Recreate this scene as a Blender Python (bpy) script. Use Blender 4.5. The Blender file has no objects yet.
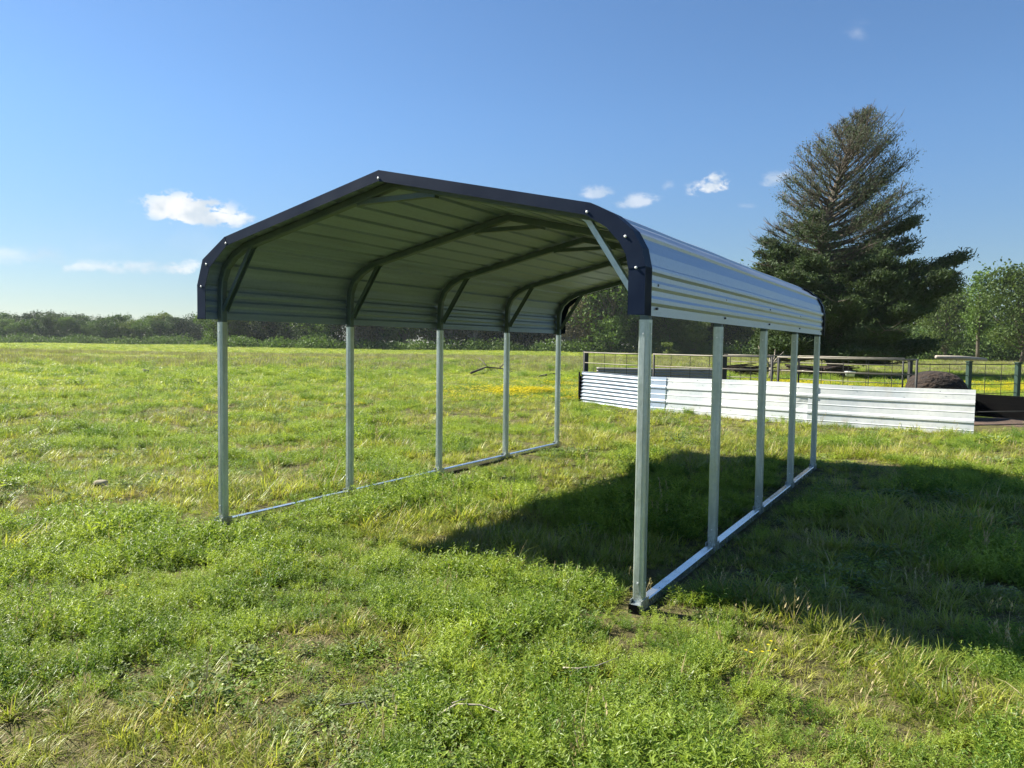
import bpy, math, random
import numpy as np
from mathutils import Matrix, Vector

random.seed(7)
rng = np.random.default_rng(11)
S = bpy.context.scene
COL = S.collection
R = math.radians

# ------------------------------------------------------------------ camera
CAM_H = 1.546
PITCH, ROLL, FPX = -0.0527, -0.0137, 748.0
cd = bpy.data.cameras.new('camera')
cd.sensor_width = 36.0
cd.lens = FPX / 1024 * 36.0
cd.clip_start, cd.clip_end = 0.05, 20000
cam = bpy.data.objects.new('camera', cd)
COL.objects.link(cam)
fwd = Vector((0, math.cos(PITCH), math.sin(PITCH)))
up0 = Vector((0, -math.sin(PITCH), math.cos(PITCH)))
rt0 = Vector((1, 0, 0))
cr, sr = math.cos(ROLL), math.sin(ROLL)
rt = rt0 * cr - up0 * sr
up = rt0 * sr + up0 * cr
M = Matrix((rt, up, -fwd)).transposed().to_4x4()
M.translation = (0, 0, CAM_H)
cam.matrix_world = M
S.camera = cam

# ------------------------------------------------------------------ sun, sky, exposure
# the carport frame: u across, v along its length
X0, Y0, YAW, W, SP = -2.4212, 6.2517, -0.5383, 3.716, 1.524
cy, sy = math.cos(YAW), math.sin(YAW)
KU, KV = 1.10, 0.19                      # horizontal shadow throw per metre of height
dx, dy = KU * cy - KV * sy, KU * sy + KV * cy
sun_dir = Vector((-dx, -dy, 1)).normalized()      # towards the sun
SUN_EL = math.asin(sun_dir.z)
SUN_AZ = math.atan2(sun_dir.x, sun_dir.y)         # clockwise from +Y
sd = bpy.data.lights.new('sun', 'SUN')
sd.energy, sd.angle, sd.color = 5.0, R(0.5), (1.0, 0.945, 0.82)
sun = bpy.data.objects.new('sun', sd)
sun.rotation_euler = (-sun_dir).to_track_quat('-Z', 'Y').to_euler()
COL.objects.link(sun)
S.view_settings.view_transform = 'Standard'
S.view_settings.look = 'None'
S.view_settings.exposure = 1.42
S.view_settings.gamma = 1.0
S.view_settings.use_curve_mapping = False
S.cycles.max_bounces = 8
S.cycles.diffuse_bounces = 3
S.cycles.transmission_bounces = 3
S.cycles.transparent_max_bounces = 4
S.cycles.volume_bounces = 1


def pix_dir(px, py):
    X, Y = (px - 512) / FPX, (384 - py) / FPX
    return (rt * X + up * Y + fwd).normalized()


def at(px, py=None, D=None, z=0.0):
    """point on the level z (py given) or at depth D along +Y"""
    d = pix_dir(px, 348 if py is None else py)
    if D is None:
        t = (z - CAM_H) / d.z
    else:
        t = D / d.y
    return Vector((0, 0, CAM_H)) + d * t


class NT:
    """small helper for writing node trees"""
    def __init__(self, tree):
        self.t = tree
        self.n = tree.nodes
        self.l = tree.links

    def node(self, typ, **kw):
        n = self.n.new(typ)
        for k, v in kw.items():
            setattr(n, k, v)
        return n

    def put(self, sock, v):
        if isinstance(v, bpy.types.NodeSocket):
            self.l.new(v, sock)
        elif v is not None:
            sock.default_value = v

    def math(self, op, a, b=None, c=None, clamp=False):
        n = self.node('ShaderNodeMath', operation=op, use_clamp=clamp)
        self.put(n.inputs[0], a)
        if b is not None: self.put(n.inputs[1], b)
        if c is not None: self.put(n.inputs[2], c)
        return n.outputs[0]

    def vmath(self, op, a, b=None):
        n = self.node('ShaderNodeVectorMath', operation=op)
        self.put(n.inputs[0], a)
        if b is not None: self.put(n.inputs[1], b)
        return n.outputs['Value'] if op in ('DOT_PRODUCT', 'LENGTH') else n.outputs[0]

    def mix(self, f, a, b, blend='MIX'):
        n = self.node('ShaderNodeMix', data_type='RGBA', blend_type=blend)
        self.put(n.inputs[0], f)
        for i, v in ((6, a), (7, b)):
            self.put(n.inputs[i], (*v, 1) if isinstance(v, tuple) and len(v) == 3 else v)
        return n.outputs[2]

    def noise(self, vec, scale, detail=4, rough=0.55, dist=0.0):
        n = self.node('ShaderNodeTexNoise')
        self.put(n.inputs['Vector'], vec)
        n.inputs['Scale'].default_value = scale
        n.inputs['Detail'].default_value = detail
        n.inputs['Roughness'].default_value = rough
        n.inputs['Distortion'].default_value = dist
        return n.outputs[0]

    def smooth(self, v, a, b, lo=0.0, hi=1.0):
        n = self.node('ShaderNodeMapRange', interpolation_type='SMOOTHSTEP')
        self.put(n.inputs[0], v)
        n.inputs[1].default_value, n.inputs[2].default_value = a, b
        n.inputs[3].default_value, n.inputs[4].default_value = lo, hi
        return n.outputs[0]

    def scaled(self, vec, s):
        n = self.node('ShaderNodeMapping')
        self.put(n.inputs[0], vec)
        n.inputs['Scale'].default_value = s
        return n.outputs[0]


SKY_STRENGTH = 0.05
world = bpy.data.worlds.new('World')
S.world = world
world.use_nodes = True
wt = NT(world.node_tree)
wt.n.clear()
sky = wt.node('ShaderNodeTexSky', sky_type='NISHITA', sun_disc=False)
sky.sun_elevation, sky.sun_rotation = SUN_EL, SUN_AZ
sky.altitude, sky.air_density, sky.dust_density, sky.ozone_density = 100, 1.0, 0.2, 2.6
geo = wt.node('ShaderNodeNewGeometry')
dirv = wt.vmath('SCALE', geo.outputs['Incoming'])
dirv.node.inputs['Scale'].default_value = -1.0
sep = wt.node('ShaderNodeSeparateXYZ')
wt.l.new(dirv, sep.inputs[0])
grade = wt.mix(wt.smooth(sep.outputs[2], 0.0, 0.30), (0.64, 0.69, 0.75), (0.80, 0.99, 1.16))
col = wt.mix(1.0, sky.outputs[0], grade, 'MULTIPLY')
# small fair-weather clouds: each a soft elliptical patch of sky broken up by noise
CLOUDS = [  # px, py, half width px, half height px, slope, softness, opacity, noise scale
    (190, 213, 47, 19, 0.10, 0.12, 1.0, 44), (240, 222, 15, 9, -0.1, 0.3, 0.8, 44),
    (128, 269, 78, 9, 0.02, 0.6, 0.6, 40), (188, 267, 18, 11, 0.0, 0.5, 0.6, 40),
    (18, 257, 44, 13, 0.06, 0.8, 0.4, 36), (713, 186, 25, 13, -0.20, 0.4, 0.9, 44),
    (776, 180, 17, 12, -0.2, 0.6, 0.55, 34), (596, 193, 18, 10, 0.0, 0.5, 0.55, 34),
    (636, 202, 26, 10, -0.12, 0.5, 0.55, 30), (668, 185, 9, 8, -0.3, 0.9, 0.25, 30),
    (745, 206, 12, 4, 0.0, 1.0, 0.2, 30), (120, 250, 120, 30, 0.0, 1.0, 0.12, 14),
    (857, 32, 16, 12, 0.1, 1.0, 0.22, 26), (-330, 230, 80, 26, 0.0, 0.3, 0.9, 20),
    (1350, 215, 90, 24, 0.0, 0.3, 0.9, 20)]
for (px, py, hw, hh, sl, soft, opac, nsc) in CLOUDS:
    c = pix_dir(px, py)
    e1 = (rt + up * -sl); e1 = (e1 - c * e1.dot(c)).normalized()
    e2 = c.cross(e1) * -1
    if e2.z < 0: e2 = -e2
    dist2 = FPX / math.hypot(FPX, math.hypot(px - 512, py - 384))
    kx, ky = FPX / hw / dist2 * dist2, FPX / hh
    a = wt.math('MULTIPLY', wt.vmath('DOT_PRODUCT', dirv, tuple(e1)), kx)
    b = wt.math('MULTIPLY', wt.vmath('DOT_PRODUCT', dirv, tuple(e2)), ky)
    # flatter foot: below the middle the distance grows faster
    b = wt.math('MAXIMUM', b, wt.math('MULTIPLY', b, -1.6))
    r = wt.math('SQRT', wt.math('ADD', wt.math('MULTIPLY', a, a), wt.math('MULTIPLY', b, b)))
    front = wt.math('GREATER_THAN', wt.vmath('DOT_PRODUCT', dirv, tuple(c)), 0.0)
    nz = wt.noise(wt.scaled(dirv, (1, 1, 1.7)), nsc, 7, 0.6, 0.25)
    nz2 = wt.noise(dirv, nsc * 0.7, 3, 0.5)
    v = wt.math('SUBTRACT', 1.0, r)
    v = wt.math('ADD', v, wt.math('MULTIPLY', wt.math('SUBTRACT', nz, 0.5), 3.2))
    m = wt.math('MULTIPLY', wt.smooth(v, 0.0, soft * 1.3 + 0.25), wt.smooth(r, 1.25, 0.55))
    m = wt.math('MULTIPLY', wt.math('MULTIPLY', m, front), opac)
    body = wt.mix(wt.smooth(nz2, 0.35, 0.62), (5.2, 5.9, 6.6), (7.7, 7.8, 7.9))
    col = wt.mix(m, col, body)
bg = wt.node('ShaderNodeBackground')
wt.l.new(col, bg.inputs[0])
bg.inputs[1].default_value = SKY_STRENGTH
wo = wt.node('ShaderNodeOutputWorld')
wt.l.new(bg.outputs[0], wo.inputs[0])


# ------------------------------------------------------------------ materials
MATS = {}


def material(name):
    m = bpy.data.materials.new(name)
    m.use_nodes = True
    t = NT(m.node_tree)
    t.n.clear()
    out = t.node('ShaderNodeOutputMaterial')
    MATS[name] = m
    return m, t, out


def principled(t, out, color, rough=0.6, metal=0.0, normal=None, spec=None):
    p = t.node('ShaderNodeBsdfPrincipled')
    t.put(p.inputs['Base Color'], (*color, 1) if isinstance(color, tuple) else color)
    t.put(p.inputs['Roughness'], rough)
    t.put(p.inputs['Metallic'], metal)
    if spec is not None: t.put(p.inputs['Specular IOR Level'], spec)
    if normal is not None: t.l.new(normal, p.inputs['Normal'])
    if out is not None: t.l.new(p.outputs[0], out.inputs[0])
    return p


def bump(t, h, strength=0.3, dist=0.01):
    b = t.node('ShaderNodeBump')
    b.inputs['Strength'].default_value = strength
    b.inputs['Distance'].default_value = dist
    t.l.new(h, b.inputs['Height'])
    return b.outputs[0]


def metal_mat(name, c1, c2, rough=(0.3, 0.5), metal=0.9, stretch=(1, 1, 1), scale=6, dirt=None, bumpd=0.004, bscale=3, spec=None):
    m, t, out = material(name)
    tc = t.node('ShaderNodeTexCoord')
    v = t.scaled(tc.outputs['Object'], stretch)
    n1 = t.noise(v, scale, 5, 0.6)
    n2 = t.noise(tc.outputs['Object'], scale * 9, 3, 0.6)
    c = t.mix(t.smooth(n1, 0.3, 0.7), c1, c2)
    c = t.mix(t.math('MULTIPLY', t.smooth(n2, 0.45, 0.75), 0.25), c, tuple(x * 0.7 for x in c1))
    if dirt:
        n3 = t.noise(tc.outputs['Object'], 2.3, 6, 0.65)
        c = t.mix(t.smooth(n3, 0.55, 0.78, 0, 0.75), c, dirt)
    rr = t.smooth(n1, 0.25, 0.75, rough[0], rough[1])
    nb = t.noise(v, bscale, 2, 0.5)
    principled(t, out, c, rr, metal, bump(t, nb, 1.0, bumpd), spec)
    return m


def galvanized():
    m, t, out = material('galvanized')
    tc = t.node('ShaderNodeTexCoord')
    o = tc.outputs['Object']
    n1 = t.noise(t.scaled(o, (1, 1, 0.2)), 14, 5, 0.65)
    vo = t.node('ShaderNodeTexVoronoi')
    vo.inputs['Scale'].default_value = 55
    t.l.new(o, vo.inputs['Vector'])
    sp = t.node('ShaderNodeSeparateColor'); t.l.new(vo.outputs['Color'], sp.inputs[0])
    c = t.mix(t.smooth(n1, 0.3, 0.7), (0.40, 0.46, 0.44), (0.60, 0.66, 0.64))
    c = t.mix(t.math('MULTIPLY', sp.outputs[0], 0.35), c, (0.36, 0.42, 0.42))
    # dried mud splashed on the lowest hand's breadth
    sx = t.node('ShaderNodeSeparateXYZ'); t.l.new(o, sx.inputs[0])
    mud = t.math('MULTIPLY', t.smooth(t.math('ADD', sx.outputs[2], t.math('MULTIPLY', t.noise(o, 40, 4, 0.6), 0.25)), 0.32, 0.10), t.smooth(t.noise(o, 90, 3, 0.6), 0.4, 0.6))
    c = t.mix(t.math('MULTIPLY', mud, 0.7), c, (0.16, 0.13, 0.08))
    r = t.math('ADD', t.math('MULTIPLY', n1, 0.3), t.math('ADD', t.math('MULTIPLY', sp.outputs[1], 0.14), 0.22))
    principled(t, out, c, r, 0.75, bump(t, n1, 1.0, 0.001))


galvanized()
metal_mat('rail_zinc', (0.66, 0.70, 0.73), (0.76, 0.79, 0.82), (0.14, 0.32), 0.9, (1, 1, 1), 8, (0.3, 0.27, 0.2), bumpd=0.001)
metal_mat('galvanized_shaded', (0.065, 0.105, 0.12), (0.10, 0.14, 0.155), (0.45, 0.6), 0.3, (1, 1, 1), 7, bumpd=0.001)  # galvanized tube with the shade under the roof put into its colour
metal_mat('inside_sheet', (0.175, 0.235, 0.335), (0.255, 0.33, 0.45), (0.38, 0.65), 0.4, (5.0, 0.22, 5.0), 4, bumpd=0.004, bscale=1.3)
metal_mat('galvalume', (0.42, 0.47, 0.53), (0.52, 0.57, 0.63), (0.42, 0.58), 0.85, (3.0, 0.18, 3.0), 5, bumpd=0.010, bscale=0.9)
metal_mat('navy_trim', (0.002, 0.010, 0.034), (0.004, 0.015, 0.043), (0.45, 0.6), 0.0, (1, 1, 1), 4, bumpd=0.004, spec=0.15)
metal_mat('white_sheet', (0.48, 0.52, 0.55), (0.65, 0.655, 0.64), (0.5, 0.65), 0.05, (0.5, 1, 0.6), 1.6, (0.42, 0.37, 0.29), bumpd=0.02, bscale=1.5)
metal_mat('bluish_sheet', (0.32, 0.39, 0.50), (0.38, 0.45, 0.56), (0.35, 0.5), 0.15, (0.3, 1, 2), 2.0, (0.5, 0.5, 0.48), bumpd=0.02, bscale=1.5)
metal_mat('zinc_sheet', (0.26, 0.31, 0.38), (0.37, 0.42, 0.50), (0.3, 0.45), 0.45, (0.3, 1, 1), 3.0, (0.35, 0.33, 0.3), bumpd=0.005)
metal_mat('dull_sheet', (0.22, 0.205, 0.205), (0.30, 0.28, 0.28), (0.6, 0.8), 0.1, (0.3, 1, 1), 2.0, (0.13, 0.10, 0.08))
metal_mat('fence_pipe', (0.17, 0.155, 0.125), (0.26, 0.235, 0.19), (0.5, 0.7), 0.3, (1, 1, 1), 7, (0.16, 0.09, 0.05))
metal_mat('fence_dark', (0.020, 0.022, 0.022), (0.045, 0.042, 0.038), (0.6, 0.8), 0.1, (1, 1, 1), 8, (0.08, 0.05, 0.035))
metal_mat('green_post', (0.008, 0.03, 0.021), (0.013, 0.045, 0.03), (0.5, 0.7), 0.0, (1, 1, 1), 7, (0.03, 0.03, 0.025))
metal_mat('black_board', (0.003, 0.003, 0.0035), (0.006, 0.006, 0.006), (0.95, 1.0), 0.0, (0.3, 1, 3), 5, (0.012, 0.010, 0.008), spec=0.05)
metal_mat('screw_white', (0.75, 0.76, 0.78), (0.8, 0.8, 0.8), (0.3, 0.4), 0.2)
metal_mat('screw_dark', (0.06, 0.07, 0.09), (0.1, 0.11, 0.13), (0.4, 0.5), 0.5)
metal_mat('weathered_wood', (0.30, 0.26, 0.21), (0.42, 0.37, 0.30), (0.8, 0.95), 0.0, (1, 1, 0.2), 20, (0.18, 0.14, 0.1))
metal_mat('bone', (0.20, 0.175, 0.11), (0.32, 0.285, 0.19), (0.8, 0.9), 0.0, (1, 1, 1), 20)
metal_mat('stone_grey', (0.10, 0.09, 0.08), (0.18, 0.17, 0.15), (0.8, 0.95), 0.0, (1, 1, 1), 9)
metal_mat('mound_brown', (0.012, 0.008, 0.006), (0.040, 0.024, 0.014), (0.9, 1.0), 0.0, (1, 1, 2), 5, (0.03, 0.02, 0.014), bumpd=0.1, bscale=9)
metal_mat('red_soil', (0.055, 0.036, 0.026), (0.105, 0.066, 0.046), (0.95, 1.0), 0.0, (1, 1, 1), 3, (0.1, 0.07, 0.05), bumpd=0.04, bscale=12)
metal_mat('bark', (0.075, 0.06, 0.048), (0.14, 0.115, 0.092), (0.9, 1.0), 0.0, (6, 6, 0.8), 3, (0.04, 0.03, 0.025), bumpd=0.06, bscale=4)
metal_mat('pale_bark', (0.2, 0.17, 0.13), (0.32, 0.28, 0.22), (0.9, 1.0), 0.0, (6, 6, 0.8), 3, (0.1, 0.08, 0.06), bumpd=0.05, bscale=4)


def field_noise(t):
    g = t.node('ShaderNodeNewGeometry')
    return g.outputs['Position']


def leaf_mat(name, cols, trans=0.35, tint_scale=0.35, dry=None, rough=0.55, attr=None, gloss=0.3):
    """cols: dark, light; patches in world space and per-instance random"""
    m, t, out = material(name)
    pos = field_noise(t)
    oi = t.node('ShaderNodeObjectInfo')
    n1 = t.noise(pos, tint_scale, 4, 0.6)
    n2 = t.noise(pos, tint_scale * 11, 3, 0.6)
    f = t.math('ADD', t.math('MULTIPLY', n1, 0.9), t.math('MULTIPLY', n2, 0.55))
    f = t.math('ADD', f, t.math('MULTIPLY', oi.outputs['Random'], 0.75))
    c = t.mix(t.smooth(f, 0.65, 1.55), cols[0], cols[1])
    if dry:
        nd = t.noise(pos, tint_scale * 2.6, 5, 0.6)
        c = t.mix(t.smooth(nd, 0.52, 0.72, 0, 0.8), c, dry)
    if attr:
        a = t.node('ShaderNodeAttribute', attribute_name='tone')
        c = t.mix(a.outputs['Fac'], c, attr)
    p = principled(t, None, c, rough, 0.0, None, gloss)
    tr = t.node('ShaderNodeBsdfTranslucent')
    ct = t.mix(1.0, c, (1.2, 1.2, 0.7), 'MULTIPLY')
    t.l.new(ct, tr.inputs[0])
    mx = t.node('ShaderNodeMixShader')
    mx.inputs[0].default_value = trans
    t.l.new(p.outputs[0], mx.inputs[1])
    t.l.new(tr.outputs[0], mx.inputs[2])
    t.l.new(mx.outputs[0], out.inputs[0])
    return m


leaf_mat('grass_blade', ((0.125, 0.195, 0.026), (0.42, 0.44, 0.08)), 0.46, 0.45, (0.33, 0.29, 0.10), 0.42, None, 0.35)
leaf_mat('weed_leaf', ((0.11, 0.20, 0.026), (0.36, 0.45, 0.07)), 0.46, 0.5, None, 0.42, None, 0.35)
leaf_mat('grey_leaf', ((0.12, 0.17, 0.065), (0.25, 0.29, 0.13)), 0.3, 0.5, None, 0.6, None, 0.12)
leaf_mat('straw', ((0.30, 0.24, 0.12), (0.46, 0.39, 0.22)), 0.2, 0.6, None, 0.7, None, 0.15)
leaf_mat('seed_grass', ((0.15, 0.145, 0.085), (0.25, 0.23, 0.16)), 0.3, 0.2)
leaf_mat('yellow_petal', ((0.62, 0.52, 0.02), (0.72, 0.62, 0.03)), 0.3, 0.5)
leaf_mat('cedar_leaf', ((0.018, 0.043, 0.014), (0.055, 0.088, 0.030)), 0.2, 0.45, None, 0.7, (0.112, 0.132, 0.092), 0.15)
leaf_mat('oak_leaf', ((0.034, 0.072, 0.014), (0.10, 0.17, 0.03)), 0.3, 0.11, None, 0.6)
leaf_mat('pale_leaf', ((0.055, 0.092, 0.02), (0.125, 0.17, 0.038)), 0.35, 0.11, None, 0.6)
leaf_mat('dark_leaf', ((0.02, 0.042, 0.012), (0.048, 0.085, 0.018)), 0.25, 0.11, None, 0.6)
leaf_mat('budding_leaf', ((0.12, 0.1, 0.065), (0.17, 0.15, 0.085)), 0.3, 0.11, None, 0.7)


def make_ground_mat():
    m, t, out = material('pasture')
    pos = field_noise(t)
    sep = t.node('ShaderNodeSeparateXYZ')
    t.l.new(pos, sep.inputs[0])
    x, y = sep.outputs[0], sep.outputs[1]
    n0 = t.noise(pos, 0.05, 4, 0.6)
    n1 = t.noise(pos, 0.45, 5, 0.65)
    n2 = t.noise(pos, 4.0, 5, 0.7)
    n3 = t.noise(pos, 30.0, 4, 0.7)
    g = t.mix(t.smooth(n1, 0.3, 0.7), (0.135, 0.175, 0.026), (0.215, 0.24, 0.04))
    g = t.mix(t.smooth(n0, 0.42, 0.62, 0, 0.6), g, (0.26, 0.25, 0.06))
    # broad seeding-grass band across the middle of the field
    band = t.math('MULTIPLY', t.smooth(y, 42, 62), t.smooth(y, 105, 80))
    band = t.math('MULTIPLY', band, t.smooth(t.noise(t.scaled(pos, (0.35, 1.6, 1)), 0.09, 4, 0.65), 0.40, 0.58))
    g = t.mix(t.math('MULTIPLY', band, 0.75), g, (0.29, 0.255, 0.17))
    soil = t.mix(n3, (0.06, 0.048, 0.028), (0.15, 0.122, 0.066))
    # thatch and soil show between the plants
    gap = t.smooth(t.math('ADD', t.math('MULTIPLY', n2, 0.75), t.math('MULTIPLY', n3, 0.4)), 0.40, 0.60)
    far = t.smooth(t.vmath('LENGTH', pos), 14, 45)
    gap = t.math('MULTIPLY', gap, t.math('SUBTRACT', 1.0, far))
    c = t.mix(gap, g, soil)
    c = t.mix(t.math('MULTIPLY', t.smooth(n2, 0.4, 0.7), 0.35), c, (0.085, 0.115, 0.02))
    h = t.math('ADD', t.math('MULTIPLY', n2, 0.6), t.math('MULTIPLY', n3, 0.25))
    principled(t, out, c, 0.95, 0.0, bump(t, h, 1.0, 0.12), 0.1)
    return m


make_ground_mat()


# ------------------------------------------------------------------ geometry helpers
def vnoise(x, y, seed=0):
    """smooth value noise, numpy"""
    xi, yi = np.floor(x).astype(np.int64), np.floor(y).astype(np.int64)
    xf, yf = x - xi, y - yi
    def h(a, b):
        n = (a * 374761393 + b * 668265263 + seed * 1442695041) & 0xffffffff
        n = ((n ^ (n >> 13)) * 1274126177) & 0xffffffff
        return ((n ^ (n >> 16)) & 0xffff) / 65535.0
    u, v = xf * xf * (3 - 2 * xf), yf * yf * (3 - 2 * yf)
    return (h(xi, yi) * (1 - u) + h(xi + 1, yi) * u) * (1 - v) + (h(xi, yi + 1) * (1 - u) + h(xi + 1, yi + 1) * u) * v


def ground_z(x, y):
    x, y = np.asarray(x, float), np.asarray(y, float)
    z = (vnoise(x / 2.6, y / 2.6, 1) - 0.5) * 0.07 + (vnoise(x / 0.8, y / 0.8, 2) - 0.5) * 0.045
    z += (vnoise(x / 0.23, y / 0.23, 3) - 0.5) * 0.02
    far = np.clip((np.hypot(x, y) - 25) / 60, 0, 1)
    z += (vnoise(x / 22, y / 22, 4) - 0.5) * 0.5 * far
    return z - 0.018


def fast_mesh(name, verts, faces, smooth=False, mats=(), mat_idx=None):
    """verts (N,3); faces (M,k) array of equal-size polygons"""
    me = bpy.data.meshes.new(name)
    verts = np.ascontiguousarray(verts, np.float32)
    faces = np.ascontiguousarray(faces, np.int32)
    k = faces.shape[1]
    me.vertices.add(len(verts)); me.vertices.foreach_set('co', verts.ravel())
    me.loops.add(faces.size); me.loops.foreach_set('vertex_index', faces.ravel())
    me.polygons.add(len(faces))
    me.polygons.foreach_set('loop_start', np.arange(0, faces.size, k, dtype=np.int32))
    me.polygons.foreach_set('loop_total', np.full(len(faces), k, np.int32))
    if mat_idx is not None: me.polygons.foreach_set('material_index', np.ascontiguousarray(mat_idx, np.int32))
    me.polygons.foreach_set('use_smooth', np.full(len(faces), smooth))
    for m in mats: me.materials.append(MATS[m])
    me.update(calc_edges=True)
    me.validate()
    return me


class MB:
    def __init__(self):
        self.v, self.f = [], []

    def add(self, vs, fs):
        b = len(self.v)
        self.v += [tuple(p) for p in vs]
        self.f += [tuple(i + b for i in q) for q in fs]
        return self

    def box(self, lo, hi, bev=0.0):
        (x0, y0, z0), (x1, y1, z1) = lo, hi
        vs = [(x, y, z) for z in (z0, z1) for y in (y0, y1) for x in (x0, x1)]
        return self.add(vs, [(0, 2, 3, 1), (4, 5, 7, 6), (0, 1, 5, 4), (2, 6, 7, 3), (0, 4, 6, 2), (1, 3, 7, 5)])

    def sweep(self, path, section, side, cap=True):
        """sweep a closed 2-D section (list of (a,b)) along path; a runs along 'side', b along side x tangent"""
        P = [Vector(p) for p in path]
        side = Vector(side).normalized()
        n = len(section)
        vs = []
        for i, p in enumerate(P):
            t1 = (P[i] - P[i - 1]).normalized() if i else (P[1] - P[0]).normalized()
            t2 = (P[i + 1] - P[i]).normalized() if i < len(P) - 1 else t1
            tg = (t1 + t2).normalized()
            k = 1.0 / max(0.5, tg.dot(t1))
            nb = side.cross(tg).normalized()
            for a, b in section:
                vs.append(p + side * a + nb * b * k)
        fs = []
        for i in range(len(P) - 1):
            for j in range(n):
                fs.append((i * n + j, i * n + (j + 1) % n, (i + 1) * n + (j + 1) % n, (i + 1) * n + j))
        if cap:
            fs.append(tuple(range(n - 1, -1, -1)))
            fs.append(tuple((len(P) - 1) * n + j for j in range(n)))
        return self.add(vs, fs)

    def tube(self, path, radii, n=6):
        P = [Vector(p) for p in path]
        vs = []
        ref = Vector((0.31, 0.17, 0.93))
        for i, p in enumerate(P):
            tg = (P[min(i + 1, len(P) - 1)] - P[max(i - 1, 0)]).normalized()
            if abs(tg.dot(ref)) > 0.97: ref = Vector((1, 0.2, 0.1))
            a = tg.cross(ref).normalized(); b = tg.cross(a)
            r = radii[i] if hasattr(radii, '__len__') else radii
            for j in range(n):
                w = 2 * math.pi * j / n
                vs.append(p + a * math.cos(w) * r + b * math.sin(w) * r)
        fs = []
        for i in range(len(P) - 1):
            for j in range(n):
                fs.append((i * n + j, i * n + (j + 1) % n, (i + 1) * n + (j + 1) % n, (i + 1) * n + j))
        fs.append(tuple(range(n - 1, -1, -1)))
        fs.append(tuple((len(P) - 1) * n + j for j in range(n)))
        return self.add(vs, fs)

    def mesh(self, name, mat, smooth=False):
        me = bpy.data.meshes.new(name)
        me.from_pydata(self.v, [], self.f)
        me.materials.append(MATS[mat])
        if smooth: me.polygons.foreach_set('use_smooth', [True] * len(me.polygons))
        me.update()
        return me

    def build(self, name, mat, parent=None, smooth=False):
        return link(name, self.mesh(name, mat, smooth), parent)


def link(name, me, parent=None):
    o = bpy.data.objects.new(name, me)
    COL.objects.link(o)
    if parent is not None: o.parent = parent
    return o


def tag(o, label=None, cat=None, group=None, kind=None):
    if label: o['label'] = label
    if cat: o['category'] = cat
    if group: o['group'] = group
    if kind: o['kind'] = kind
    return o


def thing(name, label, cat, loc=(0, 0, 0), rz=0.0, group=None):
    o = bpy.data.objects.new(name, None)
    COL.objects.link(o)
    o.location = loc
    o.rotation_euler = (0, 0, rz)
    o.empty_display_size = 0.2
    return tag(o, label, cat, group)


def copy_tree(o, parent=None):
    c = o.copy()
    COL.objects.link(c)
    c.parent = parent
    for ch in list(o.children):
        copy_tree(ch, c)
    return c


def sq(s, b=0.006):
    h = s / 2
    return [(-h + b, -h), (h - b, -h), (h, -h + b), (h, h - b), (h - b, h), (-h + b, h), (-h, h - b), (-h, -h + b)]


# ------------------------------------------------------------------ ground: one sheet to the horizon
def build_ground():
    na = 360
    radii = np.concatenate([[0.0], np.geomspace(0.35, 60, 190), np.geomspace(62, 1500, 60)])
    # finer towards the field in front of the camera
    t = np.linspace(-1, 1, na, endpoint=False)
    ang = np.pi * (0.45 * t + 0.55 * t ** 3)
    A, Rr = np.meshgrid(ang, radii[1:])
    x, y = Rr * np.sin(A), Rr * np.cos(A)
    z = ground_z(x, y)
    v = np.stack([x.ravel(), y.ravel(), z.ravel()], 1)
    nr = len(radii) - 1
    i = np.arange(nr - 1)[:, None] * na; j = np.arange(na)[None]
    jn = (j + 1) % na
    f = np.stack([(i + j), (i + jn), (i + na + jn), (i + na + j)], -1).reshape(-1, 4)[:, ::-1]
    cvi = len(v)
    v = np.vstack([v, [[0, 0, -0.03]]])
    me = fast_mesh('ground', v, f, True, ['pasture'])
    # close the middle with a small disc of its own fan
    o = link('ground', me)
    tag(o, kind='structure')
    return o


build_ground()

# ------------------------------------------------------------------ carport
HALF = W / 2
EAVE, SHOULDER = 0.042, 0.285
half_prof = [(-EAVE, 1.722), (-EAVE, 1.985), (-0.020, 2.085), (0.032, 2.178), (0.140, 2.270), (SHOULDER, 2.342)]
PROF = half_prof + [(HALF, 2.692)] + [(W - u, z) for u, z in reversed(half_prof)]
V0, V1 = -0.185, 6.25


def offset_prof(prof, d):
    """move a polyline inwards (towards the ground / the middle) by d"""
    out = []
    for i, p in enumerate(prof):
        a = np.array(prof[max(i - 1, 0)]); b = np.array(p); c = np.array(prof[min(i + 1, len(prof) - 1)])
        t1 = (b - a) if i else (c - b); t2 = (c - b) if i < len(prof) - 1 else (b - a)
        t1 = t1 / np.linalg.norm(t1); t2 = t2 / np.linalg.norm(t2)
        tg = (t1 + t2); tg = tg / np.linalg.norm(tg)
        n = np.array([tg[1], -tg[0]]) / max(0.5, tg @ t1)
        q = b + n * d
        out.append((float(q[0]), float(q[1])))
    return out


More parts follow.
